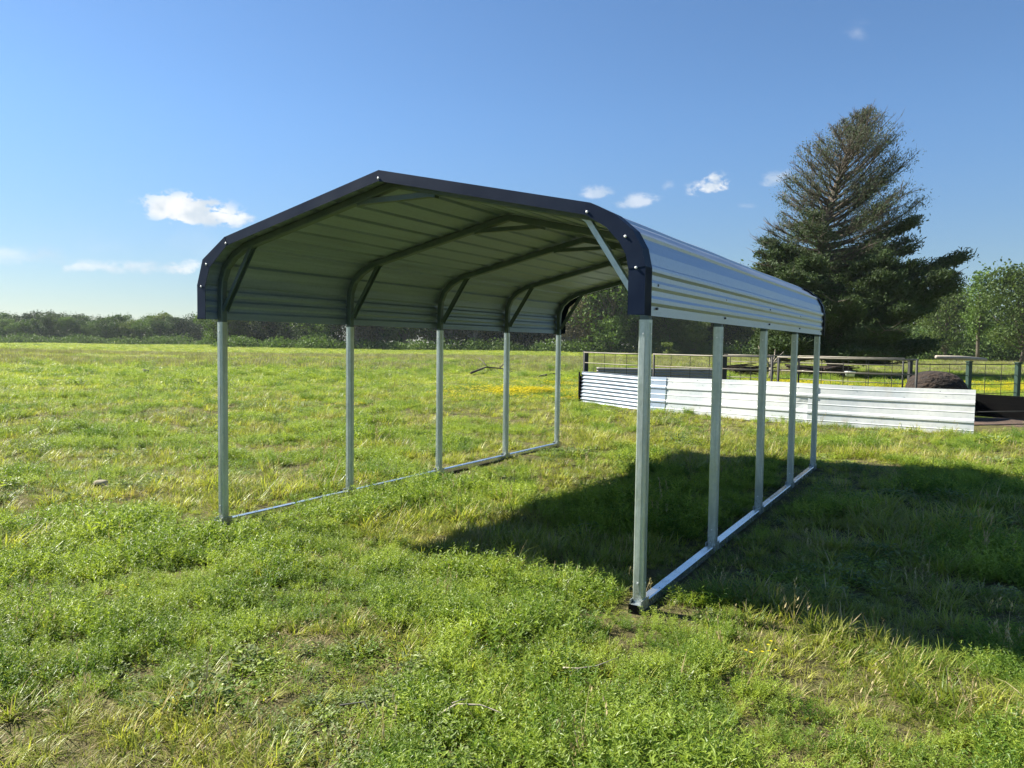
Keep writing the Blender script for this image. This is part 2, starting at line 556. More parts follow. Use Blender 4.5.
def build_carport():
    root = thing('carport', 'open metal carport with silver ribbed roof, navy edge trim and galvanized posts on grass', 'carport', (X0, Y0, 0), YAW)
    # --- roof sheets: ribs run from front to back
    P = np.array(PROF)
    seg = np.linalg.norm(np.diff(P, axis=0), axis=1)
    acc = np.concatenate([[0], np.cumsum(seg)])
    total = acc[-1]

    def point(s):
        i = int(np.clip(np.searchsorted(acc, s) - 1, 0, len(seg) - 1))
        f = (s - acc[i]) / seg[i]
        q = P[i] * (1 - f) + P[i + 1] * f
        # smoothed normal (outwards)
        def tang(s_):
            k = int(np.clip(np.searchsorted(acc, s_) - 1, 0, len(seg) - 1))
            return (P[k + 1] - P[k]) / seg[k]
        tg = tang(max(s - 0.03, 1e-4)) + tang(min(s + 0.03, total - 1e-4))
        tg /= np.linalg.norm(tg)
        return q, np.array([-tg[1], tg[0]])

    pitch_rib = 0.2286
    half = total / 2
    # rib centres measured from the ridge so both sides mirror each other
    cents = sorted([0.262 + k * pitch_rib for k in range(10)] + [total - 0.262 - k * pitch_rib for k in range(10)])
    minor = [0.085, 0.175, total - 0.085, total - 0.175]
    samp = {0.0, total}
    for a in acc: samp.add(float(a))
    hfun = []
    for c in cents:
        for d_, h in ((-0.030, 0), (-0.015, 0.015), (0.015, 0.015), (0.030, 0)):
            s_ = c + d_
            if 0 <= s_ <= total: samp.add(s_)
    for c in minor:
        for d_ in (-0.03, -0.012, 0.012, 0.03): samp.add(c + d_)
    ss = sorted(samp)
    ss = [s_ for i, s_ in enumerate(ss) if i == 0 or s_ - ss[i - 1] > 0.002]

    def height(s_):
        h = 0.0
        for c in cents:
            d_ = abs(s_ - c)
            if d_ < 0.030: h = max(h, 0.015 * min(1, (0.030 - d_) / 0.015))
        for c in minor:
            d_ = abs(s_ - c)
            if d_ < 0.03: h = max(h, 0.011 * min(1, (0.03 - d_) / 0.018))
        return h

    vs_len = np.linspace(V0 + 0.006, V1 - 0.006, 33)
    edges = [0.0] + [half + k * pitch_rib * 4 + pitch_rib * 0.5 for k in (-3, -2, -1, 0, 1, 2)] + [total]
    edges = [e for e in edges if 0 <= e <= total]
    rr = np.random.default_rng(3)
    for a, b in zip(edges[:-1], edges[1:]):
        if b - a < 0.05: continue
        loc = [a] + [s_ for s_ in ss if a + 0.002 < s_ < b - 0.002] + [b]
        top, bot = [], []
        ph = rr.uniform(0, 6, 4)
        for s_ in loc:
            q, n = point(s_)
            h = height(s_)
            for v in vs_len:
                edge = math.sin(math.pi * (s_ - a) / (b - a))
                wob = 0.0022 * edge * (math.sin(v * 2.1 + ph[0] + s_ * 5) + 0.7 * math.sin(v * 4.7 + ph[1] - s_ * 9))
                o = q + n * (h + wob)
                i_ = q + n * (h + wob - 0.002)
                top.append((o[0], v, o[1])); bot.append((i_[0], v, i_[1]))
        nv, ns = len(vs_len), len(loc)
        V = top + bot
        off = len(top)
        F = []
        for i in range(ns - 1):
            for j in range(nv - 1):
                q = (i * nv + j, i * nv + j + 1, (i + 1) * nv + j + 1, (i + 1) * nv + j)
                F.append(q)
                F.append(tuple(off + k for k in reversed(q)))
        for j in range(nv - 1):
            F.append((j + 1, j, off + j, off + j + 1))
            k = (ns - 1) * nv
            F.append((k + j, k + j + 1, off + k + j + 1, off + k + j))
        for i in range(ns - 1):
            F.append((i * nv, (i + 1) * nv, off + (i + 1) * nv, off + i * nv))
            k = nv - 1
            F.append(((i + 1) * nv + k, i * nv + k, off + i * nv + k, off + (i + 1) * nv + k))
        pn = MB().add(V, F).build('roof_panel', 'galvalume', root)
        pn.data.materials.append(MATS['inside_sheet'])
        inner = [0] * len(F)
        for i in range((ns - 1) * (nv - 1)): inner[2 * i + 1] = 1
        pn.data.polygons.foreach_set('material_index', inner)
    # --- frame hoops
    T = 0.0635
    bow = offset_prof(PROF, 0.002 + T / 2 + 0.004)
    bow = [(0.0, 1.70), (0.0, 1.93)] + bow[2:-2] + [(W, 1.93), (W, 1.70)]
    bow[2] = (0.012, 2.045); bow[-3] = (W - 0.012, 2.045)
    for k in range(5):
        v = k * SP
        for u in (0.0, W):
            mb = MB().sweep([(u, v, 0.043), (u, v, 1.70)], sq(T, 0.008), (1, 0, 0))
            post = mb.build('post', 'galvanized', root)
            # raised nipple sleeve at the foot and a seam down the faces
            for (du, dv, wu, wv) in ((0, -T / 2 - 0.0012, 0.009, 0.0015), (0, T / 2 + 0.0012, 0.009, 0.0015), (T / 2 + 0.0012, 0, 0.0015, 0.009), (-T / 2 - 0.0012, 0, 0.0015, 0.009)):
                MB().box((u + du - wu, v + dv - wv, 0.10), (u + du + wu, v + dv + wv, 1.68)).build('seam', 'galvanized', post)
            for z in (0.16, 1.62):
                MB().tube([(u, v - T / 2 - 0.001, z), (u, v - T / 2 - 0.006, z)], 0.006, 6).build('screw', 'screw_white', post)
                sgn = 1 if u > 1 else -1
                MB().tube([(u + sgn * (T / 2 + 0.001), v, z), (u + sgn * (T / 2 + 0.006), v, z)], 0.006, 6).build('screw', 'screw_white', post)
        MB().sweep([(u, v, z) for u, z in bow], sq(T - 0.006, 0.007), (0, 1, 0)).build('roof_bow', 'galvanized_shaded', root)
        # corner braces: open channels from post to bow
        for sgn in (0, 1):
            pts = [(0.036, 1.79), (0.062, 1.835), (0.37, 2.295), (0.425, 2.335)]
            if sgn: pts = [(W - a, b) for a, b in pts]
            c = 0.024
            sec = [(-c, -0.015), (c, -0.015), (c, 0.018), (c - 0.004, 0.018), (c - 0.004, -0.011), (-c + 0.004, -0.011), (-c + 0.004, 0.018), (-c, 0.018)]
            if sgn: sec = [(a, -b) for a, b in reversed(sec)]
            MB().sweep([(u, v, z) for u, z in pts], sec, (0, 1, 0)).build('corner_brace', 'galvanized' if (k == 0 and sgn) else 'galvanized_shaded', root)  # front right brace keeps the lit galvanized colour, the rest have shade painted in
        # short tie across the peak
        c = 0.024
        MB().sweep([(HALF - 0.35, v, 2.546), (HALF - 0.30, v, 2.556), (HALF + 0.30, v, 2.556), (HALF + 0.35, v, 2.546)],
                   [(-c, -0.018), (c, -0.018), (c, 0.018), (-c, 0.018)], (0, 1, 0)).build('peak_brace', 'galvanized_shaded', root)
    # --- base rails
    for u in (0.0, W):
        rail = MB().sweep([(u, -0.085, 0.012), (u, 6.18, 0.012)], sq(0.0605, 0.006), (1, 0, 0)).build('base_rail', 'rail_zinc', root)
        MB().sweep([(u, -0.088, 0.012), (u, -0.0853, 0.012)], sq(0.066, 0.006), (1, 0, 0)).build('end_cap', 'black_board', rail)
        for k in range(5):
            v = k * SP
            for du in (0.034, -0.034):
                MB().box((u + du - 0.003, v - 0.06, 0.0), (u + du + 0.003, v + 0.06, 0.062)).build('rail_clip', 'galvanized', rail)
    # --- navy trim, front and rear, in pieces that follow the profile
    n = len(PROF)
    pieces = [(0, 1), (1, 3), (3, 5), (5, 6), (6, 7), (7, 9), (9, 11), (11, 12)]
    out_p = [offset_prof(PROF, -(0.030 if i == 3 else 0.022))[i] for i in range(len(PROF))]
    in_a, in_b = offset_prof(PROF, 0.050), offset_prof(PROF, 0.078)
    in_p = [in_b[i] if i in (0, 1, 2, 3, 9, 10, 11, 12) else (in_a[i] if i in (5, 6, 7) else tuple(0.5 * (a + b) for a, b in zip(in_a[i], in_b[i]))) for i in range(len(PROF))]
    for (vf, sg) in ((V0, -1), (V1, 1)):
        for (a, b) in pieces:
            O, I = (out_p[a:b + 1], in_p[a:b + 1]) if a >= 7 else ([out_p[a], out_p[b]], [in_p[a], in_p[b]])
            if b - a == 1 and a in (5, 6): pass
            # one corner piece laps over the next by 2 mm in depth
            lap = 0.002 if (a, b) in ((1, 3), (3, 5), (7, 9), (9, 11)) else 0.0
            vo = vf + sg * (0.006 + lap); vi = vf + sg * (0.003 + lap)
            mb = MB()
            V, F = [], []
            for (ou, oz), (iu, iz) in zip(O, I):
                # front face, top flange running back over the sheet, small return lip below
                V += [(iu, vo, iz), (ou, vo, oz), (ou, vf - sg * 0.10, oz), (ou, vf - sg * 0.10, oz - 0.003), (ou, vi, oz - 0.003), (iu, vi, iz)]
            m = len(O)
            for i in range(m - 1):
                for j in range(6):
                    F.append((i * 6 + j, i * 6 + (j + 1) % 6, (i + 1) * 6 + (j + 1) % 6, (i + 1) * 6 + j))
            F.append(tuple(range(5, -1, -1))); F.append(tuple((m - 1) * 6 + j for j in range(6)))
            mb.add(V, F).build('edge_trim', 'navy_trim', root)
    # white screw heads on the front trim
    sp_ = offset_prof(PROF, 0.032)
    scr = [sp_[i] for i in (1, 3, 5, 6, 7, 9, 11)]
    for u, z in scr:
        MB().tube([(u, V0 - 0.008, z), (u, V0 - 0.012, z), (u, V0 - 0.0145, z)], [0.0085, 0.008, 0.004], 8).build('trim_screw', 'screw_white', root)
    # dark screw heads through the wall sheets into each post
    for k in range(5):
        v = k * SP + (0.0 if 0 < k < 4 else (0.05 if k == 0 else -0.05))
        for u, sg in ((W + EAVE, 1), (-EAVE, -1)):
            for z in (1.765, 1.90):
                MB().tube([(u + sg * 0.001, v, z), (u + sg * 0.013, v, z), (u + sg * 0.015, v, z)], [0.008, 0.008, 0.004], 8).build('sheet_screw', 'screw_dark', root)
    return root


build_carport()


# ------------------------------------------------------------------ low sheet-metal wall and the pen
def sheet_profile(kind, height, off=0.0):
    pts = []
    if kind == 'fine':
        n = 73
        for i in range(n):
            z = height * i / (n - 1)
            pts.append((0.017 * math.sin(2 * math.pi * z / 0.0935 + 0.6), z))
    else:
        per = 0.325
        z = 0.0
        base = [(0.0, 0), (0.09, 0.0), (0.105, 0.006), (0.12, 0), (0.222, 0), (0.25, 0.017), (0.285, 0.017), (0.318, 0.0)]
        k = 0
        while True:
            done = False
            for dz, d in base:
                z = k * per + dz + off
                if z < 0: continue
                if z > height: done = True; break
                pts.append((d, z))
            if done: break
            k += 1
        pts = [(0.0, 0.0)] + [p for p in pts if 0.004 < p[1] < height - 0.004] + [(0.0, height)]
    return pts


def metal_sheet(p, q, height, kind, mat, label, lean=0.10, wob=0.012, dent=None, seed=0):
    p, q = Vector(p), Vector(q)
    d = (q - p); L = d.length
    ang = math.atan2(d.y, d.x)
    root = thing('metal_sheet', label, 'metal sheet', (p.x, p.y, 0), ang, 'sheets of the low metal wall')
    prof = sheet_profile(kind, height)
    nx = max(8, int(L / 0.12))
    V, F = [], []
    rr = np.random.default_rng(seed)
    ph = rr.uniform(0, 6, 3)
    for layer in (0, 1):
        for i in range(nx + 1):
            x = L * i / nx
            for dpt, z in prof:
                # local -y faces the camera; leans back towards the pen
                y = -dpt + lean * z + wob * math.sin(x * 1.7 + ph[0]) * (0.4 + z) + wob * 0.5 * math.sin(x * 4.1 + ph[1] + z * 3)
                if dent:
                    dd = ((x - dent[0]) / dent[2]) ** 2 + ((z - dent[1]) / dent[3]) ** 2
                    y += 0.05 * math.exp(-dd)
                zz = z + 0.012 * math.sin(x * 1.3 + ph[2]) * z
                V.append((x, y + 0.003 * layer, zz))
    m = len(prof); off = (nx + 1) * m
    for i in range(nx):
        for j in range(m - 1):
            qd = (i * m + j, (i + 1) * m + j, (i + 1) * m + j + 1, i * m + j + 1)
            F.append(qd); F.append(tuple(off + k for k in reversed(qd)))
    for i in range(nx):
        F.append((i * m + m - 1, (i + 1) * m + m - 1, off + (i + 1) * m + m - 1, off + i * m + m - 1))
    for j in range(m - 1):
        F.append((j, j + 1, off + j + 1, off + j))
        k = nx * m
        F.append((k + j + 1, k + j, off + k + j, off + k + j + 1))
    MB().add(V, F).build('sheet', mat, root, smooth=(kind == 'fine'))
    for x in np.arange(0.08, L, 0.75):
        for z in (height * 0.30, height * 0.94):
            MB().tube([(x, lean * z - 0.032, z), (x, lean * z - 0.036, z)], 0.008, 6).build('screw', 'screw_dark', root)
    return root


PA, PB, PM, PC = Vector((1.86, 20.32, 0)), Vector((3.20, 17.75, 0)), Vector((6.02, 15.05, 0)), Vector((8.31, 13.39, 0))
PB2 = PB.lerp(PM, 0.13)
metal_sheet(PA, PB, 0.84, 'fine', 'zinc_sheet', 'bluish grey sheet with fine corrugations at the far end of low wall', 0.04, 0.006, seed=1)
metal_sheet(PB + Vector((0.0, 0.02, 0)), PB2, 0.84, 'rib', 'bluish_sheet', 'narrow pale blue ribbed sheet between corrugated and white sheets', 0.05, 0.004, seed=2)
metal_sheet(PB2, PM + Vector((0.05, -0.04, 0)), 0.84, 'rib', 'white_sheet', 'cream white ribbed sheet with a dented end behind the carport posts', 0.07, 0.012, (3.35, 0.42, 0.25, 0.16), seed=3)
metal_sheet(PM + Vector((-0.04, 0.045, 0)), PC, 0.84, 'rib', 'white_sheet', 'white ribbed sheet with the curled free end right of the carport', 0.10, 0.014, seed=5)


def corral_panel(p, q, label, h=1.36, mid=(0.55, 0.30, 0.8, 1.08), nvert=4, mat='fence_pipe'):
    p, q = Vector(p), Vector(q)
    d = q - p; L = d.length
    root = thing('corral_panel', label, 'fence panel', (p.x, p.y, 0), math.atan2(d.y, d.x), 'pipe fence panels around the pen')
    for x in (0.03, L - 0.03):
        MB().tube([(x, 0, -0.02), (x, 0, h)], 0.024, 8).build('upright', 'fence_dark', root, True)
    MB().tube([(0.0, 0, h), (L * 0.5, 0, h - 0.008), (L, 0, h)], 0.018, 8).build('rail', mat, root, True)
    for z in mid:
        MB().tube([(0.03, 0, z), (L * 0.5, 0.004, z - 0.006), (L - 0.03, 0, z)], 0.013, 6).build('rail', mat, root, True)
    for i in range(1, nvert + 1):
        x = L * i / (nvert + 1) + 0.02 * math.sin(i * 3.1 + L)
        MB().tube([(x, 0.006, 0.05), (x, 0.006, h)], 0.007, 5).build('vertical_bar', 'fence_dark', root)
    return root


back = Vector((0.10, 0.13, 0))
n1 = PB.lerp(PM, 0.16); n2 = PB.lerp(PM, 0.78)
corral_panel(PA + back, PB + back, 'brown pipe panel standing behind the fine corrugated grey sheet', nvert=5)
corral_panel(PB + back * 1.05 + Vector((0.05, -0.03, 0)), n2 + back * 1.1, 'brown pipe panel standing behind the cream white dented sheet', nvert=5)
corral_panel(n2 + back * 1.15 + Vector((0.06, -0.05, 0)), PC + back * 1.3 + Vector((-0.75, 0.6, 0)), 'brown pipe panel standing behind the white sheet right of the carport', nvert=5)


def fence_post(px, D, h, mat, label, r=0.05, flat=True):
    p = at(px, None, D); 
    root = thing('fence_post', label, 'fence post', (p.x, p.y, 0), 0.3, 'posts of the pen')
    MB().sweep([(0, 0, -0.1), (0, 0, h - 0.03)], sq(r * 2, 0.01), (1, 0, 0)).build('shaft', mat, root)
    MB().sweep([(0, 0, h - 0.03), (0, 0, h)], sq(r * 2 + 0.03, 0.012), (1, 0, 0)).build('cap', mat, root)
    return p


fence_post(586, 20.7, 1.40, 'fence_dark', 'black post at the far end of the corrugated grey sheet', 0.06)
fence_post(724, 20.3, 1.36, 'fence_dark', 'black post behind the cream white sheet, seen between two carport posts', 0.07)
fence_post(911, 18.6, 1.30, 'fence_dark', 'dark post beside the brown mound behind the white sheet', 0.045)
g1 = fence_post(970, 19.6, 1.28, 'green_post', 'dark green post behind the free end of the white sheet', 0.055)
g2 = fence_post(1019, 20.6, 1.25, 'green_post', 'dark green post right of the white wall above the black boards', 0.06)


def wire_fence(p, q, label, h=1.22, nx=8, zs=(0.18, 0.42, 0.66, 0.9, 1.2)):
    p, q = Vector((p[0], p[1], 0)), Vector((q[0], q[1], 0))
    d = q - p; L = d.length
    root = thing('wire_fence', label, 'wire fence', (p.x, p.y, 0), math.atan2(d.y, d.x), 'wire panels between the posts')
    for z in zs:
        MB().tube([(0, 0, z), (L * 0.5, 0.01, z - 0.012), (L, 0, z)], 0.014 if z > 1 else 0.009, 6).build('wire', 'fence_dark', root)
    for i in range(1, nx):
        x = L * i / nx
        MB().tube([(x, 0.012, 0.06), (x, 0.012, h)], 0.008, 5).build('stay', 'fence_dark', root)
    return root


ce = at(911, None, 18.6)
wire_fence((ce.x, ce.y), (g1.x, g1.y), 'wire fence above the brown mound, left of the green post', nx=3)
wire_fence((g1.x, g1.y), (g2.x, g2.y), 'wire fence between the two dark green posts', nx=3)
g3 = at(1110, None, 23)
wire_fence((g2.x, g2.y), (g3.x, g3.y), 'wire fence running off right of the last green post', nx=5)
f0 = at(597, None, 26); f1 = at(722, None, 25.5); f2 = at(800, None, 24.5)
# far side of the pen
far_sheet = metal_sheet(f0, f1, 0.80, 'fine', 'dull_sheet', 'dull dark grey sheet on the far side of the pen', 0.02, 0.01, seed=9)
corral_panel(f2 + Vector((0, 0.1, 0)), at(905, None, 22.0), 'thin pipe panel on the far side of the pen under the big tree', 1.30, nvert=5)
corral_panel(f1 + Vector((0.1, 0.1, 0)), f2 + Vector((-.05, 0.1, 0)), 'thin pipe panel beside the end of the dull grey sheet', 1.30, nvert=3)

# a dark strip of torn sheeting hanging off the left end of the wall
o = MB()
for k in range(3):
    o.box((-0.10 + 0.03 * k, 0.02 * k, 0.02), (-0.075 + 0.035 * k, 0.30 + 0.05 * k, 0.82 - 0.1 * k))
tag(o.build('board', 'black_board'), 'black upright boards closing the left end of the corrugated sheet', 'boards')
bpy.data.objects['board'].location = (PA.x + 0.07, PA.y - 0.02, 0)

# pale pole lying on the fence tops
pa, pb = at(936, 357, D=18.9), at(986, 359.5, D=19.3)
tag(MB().tube([pa, pa.lerp(pb, 0.5) + Vector((0, 0, 0.012)), pb], [0.045, 0.05, 0.04], 8).build('pole', 'weathered_wood', None, True), 'pale grey pole resting level on top of the green post', 'pole')

# brown mound behind the wall
def blob(name, c, r, mat, label, cat, rough=0.18, seed=0, sub=28, squash=None):
    V, F = [], []
    nu, nv = sub, sub // 2
    rr = np.random.default_rng(seed)
    dirs = rr.normal(size=(26, 3)); dirs /= np.linalg.norm(dirs, axis=1)[:, None]
    amp = rr.uniform(-1, 1, 26)
    for j in range(nv + 1):
        th = math.pi * j / nv
        for i in range(nu):
            ph = 2 * math.pi * i / nu
            d = np.array([math.sin(th) * math.cos(ph), math.sin(th) * math.sin(ph), math.cos(th)])
            k = 1 + rough * float(np.sum(amp * np.maximum(0, dirs @ d) ** 6))
            e = 0.68
            q = np.sign(d) * np.abs(d) ** e * k
            V.append((q[0] * r[0], q[1] * r[1], q[2] * r[2]))
    for j in range(nv):
        for i in range(nu):
            F.append((j * nu + i, (j + 1) * nu + i, (j + 1) * nu + (i + 1) % nu, j * nu + (i + 1) % nu))
    ob = MB().add(V, F).build(name, mat, None, True)
    ob.location = c
    return tag(ob, label, cat)


mc = at(938, None, 17.4)
mo = blob('mound', (mc.x, mc.y, 0.25), (0.66, 0.6, 0.83), 'mound_brown', 'dark brown rounded mound behind the white sheet', 'mound', 0.12, 4, 40)

# black low boards at the right, with grey rails and a thin post in front
b0, b1 = at(968, None, 17.6), at(1120, None, 15.2)
d = b1 - b0
bw = thing('board_wall', 'low black board wall right of the white sheet', 'board wall', (b0.x, b0.y, 0), math.atan2(d.y, d.x))
L = math.hypot(d.x, d.y)
for k in range(3):
    for s in range(2):
        MB().box((L * s / 2 + 0.008, 0.004 * ((k + s) % 2), 0.03 + 0.165 * k), (L * (s + 1) / 2 - 0.008, 0.04 + 0.004 * (k % 2), 0.1935 + 0.165 * k)).build('board', 'black_board', bw)
MB().box((0, 0.045, 0.50), (L, 0.13, 0.54)).build('cap_board', 'black_board', bw)
c0, c1 = Vector((PC.x + 0.06, PC.y + 0.12, 0)), at(1120, 431)
d = c1 - c0; L = math.hypot(d.x, d.y)
rf = thing('rail_fence', 'low thin grey rails and slim post in front of black boards', 'rail fence', (c0.x, c0.y, 0), math.atan2(d.y, d.x))
for z in (0.20, 0.44):
    MB().tube([(0, 0, z), (L, 0, z - 0.02)], 0.012, 6).build('rail', 'fence_dark', rf, True)
xp = (at(1002, 427) - c0).length
MB().tube([(xp, -0.02, -0.05), (xp, -0.02, 0.60)], 0.016, 6).build('post', 'dull_sheet', rf, True)
MB().tube([(xp, -0.02, 0.60), (xp, -0.02, 0.63)], [0.026, 0.018], 6).build('post_cap', 'dull_sheet', rf, True)

# bare reddish soil inside the pen mouth
cs = at(1010, 424)
V, F = [], []
for j in range(9):
    for i in range(48):
        a = 2 * math.pi * i / 48
        r = (1 + 0.12 * math.sin(3 * a + 1) + 0.08 * math.sin(7 * a)) * (j + 0.02) / 8
        x, y = cs.x + 0.95 + 2.6 * r * math.cos(a), cs.y + 1.75 + 1.95 * r * math.sin(a)
        V.append((x, y, float(ground_z(x, y)) + 0.03 * (1 - (j / 8) ** 3) + 0.004))
        if j: F.append(((j - 1) * 48 + i, j * 48 + i, j * 48 + (i + 1) % 48, (j - 1) * 48 + (i + 1) % 48))
tag(MB().add(V, F).build('bare_soil', 'red_soil', None, True), kind='structure')


# ------------------------------------------------------------------ trees
def leaf_quads(centers, size, rr, flat=0.0, aspect=1.5, up_bias=0.0, dirs=None):
    """a diamond leaf-clump face at each centre, random facing. returns verts (4N,3)"""
    n = len(centers)
    nrm = rr.normal(size=(n, 3)); nrm[:, 2] += up_bias
    nrm /= np.linalg.norm(nrm, axis=1)[:, None] + 1e-9
    if dirs is None:
        t = rr.normal(size=(n, 3))
    else:
        t = dirs + rr.normal(size=(n, 3)) * 0.35
    t -= nrm * np.sum(t * nrm, 1)[:, None]
    t /= np.linalg.norm(t, axis=1)[:, None] + 1e-9
    b = np.cross(nrm, t)
    s = size * rr.uniform(0.6, 1.4, (n, 1))
    a = t * s; b = b * s / aspect
    bend = nrm * s * rr.uniform(-0.3, 0.3, n)[:, None]
    V = np.stack([centers - a, centers + b * 0.9 + bend, centers + a, centers - b * 0.9 + bend], 1)
    return V.reshape(-1, 3)


def quads_mesh(name, V, mats, tone=None):
    F = np.arange(len(V), dtype=np.int32).reshape(-1, 4)
    me = fast_mesh(name, V, F, False, mats)
    if tone is not None:
        at_ = me.attributes.new('tone', 'FLOAT', 'POINT')
        at_.data.foreach_set('value', np.repeat(tone, 4).astype(np.float32))
    return me


def deciduous_meshes(seed, H, Rw, leaf, bark='bark', nclump=70, per=85, lsize=0.24, base=0.05, sparse=0.0, shape='round'):
    rr = np.random.default_rng(seed)
    trunk = MB()
    pts = [(0, 0, -0.2)]
    x = y = 0.0
    for k in range(1, 7):
        x += rr.normal() * 0.10; y += rr.normal() * 0.10
        pts.append((x, y, H * 0.80 * k / 6))
    trunk.tube(pts, [H * 0.020 * (1 - 0.85 * k / 6) + 0.03 for k in range(7)], 7)
    cents, rad = [], []
    for i in range(nclump):
        h = rr.uniform(base, 0.99) ** 0.9
        if shape == 'round': prof = math.sqrt(max(0.02, 1 - ((h - 0.55) / 0.52) ** 2))
        elif shape == 'column': prof = 0.55 + 0.35 * math.sin(h * 9 + seed)
        else: prof = max(0.1, 1 - ((h - 0.68) / 0.42) ** 2) ** 0.5
        a = rr.uniform(0, 2 * math.pi)
        r = Rw * prof * math.sqrt(rr.uniform(0.05, 1)) * (1 + 0.25 * math.sin(3 * a + seed) + 0.12 * rr.normal())
        c = np.array([r * math.cos(a), r * math.sin(a), h * H])
        cents.append(c); rad.append(rr.uniform(0.09, 0.17) * H * (0.6 + 0.5 * prof))
        if i % 4 == 0:
            kz = min(5, max(1, int(h * 6 * 0.75)))
            p0 = Vector(pts[kz])
            mid = p0.lerp(Vector(c), 0.5) + Vector((0, 0, -0.03 * H))
            trunk.tube([p0, mid, Vector(c)], [H * 0.007 + 0.02, H * 0.005 + 0.012, 0.012], 5)
    L = []
    for c, r in zip(cents, rad):
        n = int(per * rr.uniform(0.6, 1.3) * (1 - sparse))
        d = rr.normal(size=(n, 3)); d /= np.linalg.norm(d, axis=1)[:, None]
        q = c + d * (r * rr.uniform(0.35, 1.0, n) ** 0.6)[:, None] * np.array([1.1, 1.1, 0.72])
        L.append(q)
    # stray twigs at the outline
    n = nclump * 5
    c = np.array(cents)[rr.integers(0, nclump, n)]
    d = rr.normal(size=(n, 3)); d[:, 2] = np.abs(d[:, 2]); d /= np.linalg.norm(d, axis=1)[:, None]
    L.append(c + d * rr.uniform(0.10, 0.21, n)[:, None] * H)
    pts_ = np.concatenate(L)
    pts_[:, 2] = np.maximum(pts_[:, 2], 0.1)
    V = leaf_quads(pts_, lsize, rr, up_bias=0.4)
    return trunk.mesh('trunk', bark, True), quads_mesh('crown', V, [leaf])


PROTOS = {}


def proto(key, *a, **k):
    PROTOS[key] = deciduous_meshes(*a, **k)


proto('round_a', 1, 11, 4.6, 'oak_leaf')
proto('round_b', 2, 12, 5.2, 'dark_leaf', nclump=80)
proto('round_c', 3, 10, 4.2, 'pale_leaf')
proto('tall_a', 4, 16, 5.4, 'oak_leaf', nclump=100, shape='round', base=0.08, lsize=0.27)
proto('tall_b', 5, 17, 5.6, 'dark_leaf', nclump=105, base=0.06, lsize=0.27)
proto('tall_c', 6, 15, 5.0, 'pale_leaf', nclump=90, base=0.15, lsize=0.26, sparse=0.2)
proto('bud_a', 7, 12, 4.2, 'budding_leaf', 'pale_bark', nclump=70, per=60, lsize=0.17, base=0.2)
proto('column', 8, 13, 1.5, 'oak_leaf', nclump=46, per=60, lsize=0.2, base=0.25, shape='column')
proto('bush_a', 9, 3.4, 2.4, 'oak_leaf', nclump=26, per=70, lsize=0.17, base=0.02)
proto('bush_b', 10, 3.0, 2.6, 'dark_leaf', nclump=26, per=70, lsize=0.17, base=0.02)
proto('bush_c', 12, 2.6, 2.0, 'pale_leaf', nclump=22, per=60, lsize=0.15, base=0.02)
LABELKIND = {'round_a': 'green rounded tree', 'round_b': 'dark rounded tree', 'round_c': 'pale rounded tree', 'tall_a': 'tall green tree',
             'tall_b': 'tall dark tree', 'tall_c': 'tall pale tree', 'bud_a': 'brownish budding tree', 'column': 'slender column-shaped tree wrapped in leaves',
             'bush_a': 'green bush', 'bush_b': 'dark bush', 'bush_c': 'pale green bush'}


def tree(key, x, y, s=1.0, rz=0.0, where='', group=None, sz=1.0, label=None):
    tm, cm = PROTOS[key]
    name = 'bush' if key.startswith('bush') else 'tree'
    root = thing(name, label or (LABELKIND[key] + ' ' + where), 'bush' if name == 'bush' else 'tree', (x, y, float(ground_z(x, y))), rz, group)
    root.scale = (s, s, s * sz)
    link('trunk', tm, root)
    link('crown', cm, root)
    return root


rt_ = random.Random(21)


ORD = ['first', 'second', 'third', 'fourth', 'fifth', 'sixth', 'seventh', 'eighth', 'ninth', 'tenth', 'eleventh', 'twelfth', 'thirteenth', 'fourteenth',
       'fifteenth', 'sixteenth', 'seventeenth', 'eighteenth', 'nineteenth', 'twentieth']
HGT = {'round_a': 11, 'round_b': 12, 'round_c': 10, 'tall_a': 16, 'tall_b': 17, 'tall_c': 15, 'bud_a': 12, 'column': 13}


def row(px0, px1, D0, D1, step, keys, hs, where, group, depth=8, layers=2, jit=0.35):
    """a strip of woodland between two image columns; D0/D1 distance at its ends"""
    for ly in range(layers):
        px = px0 + step * 0.5 * ly
        spots = []
        while px < px1:
            spots.append(px + rt_.uniform(-jit, jit) * step)
            px += step * rt_.uniform(0.8, 1.2)
        spots.sort()
        seen = 0
        for q in spots:
            f = min(1, max(0, (q - px0) / (px1 - px0)))
            D = D0 + (D1 - D0) * f + depth * ly + rt_.uniform(-2.5, 2.5)
            p = at(q, None, D)
            k = rt_.choice(keys)
            h = hs[0] + (hs[1] - hs[0]) * f
            s = h * rt_.uniform(0.78, 1.15) * (1.06 if ly else 0.95) / HGT[k]
            if q < -5 or q > 1029:
                lab = 'tree beyond the %s edge of the picture, part of %s' % ('left' if q < 0 else 'right', where)
            elif ly:
                lab = '%s half hidden in the back row of %s' % (LABELKIND[k], where)
            else:
                lab = '%s, %s from left in front row of %s' % (LABELKIND[k], ORD[min(seen, 19)], where)
                seen += 1
            tree(k, p.x, p.y, s, rt_.uniform(0, 6.28), '', group, rt_.uniform(0.92, 1.06), lab)


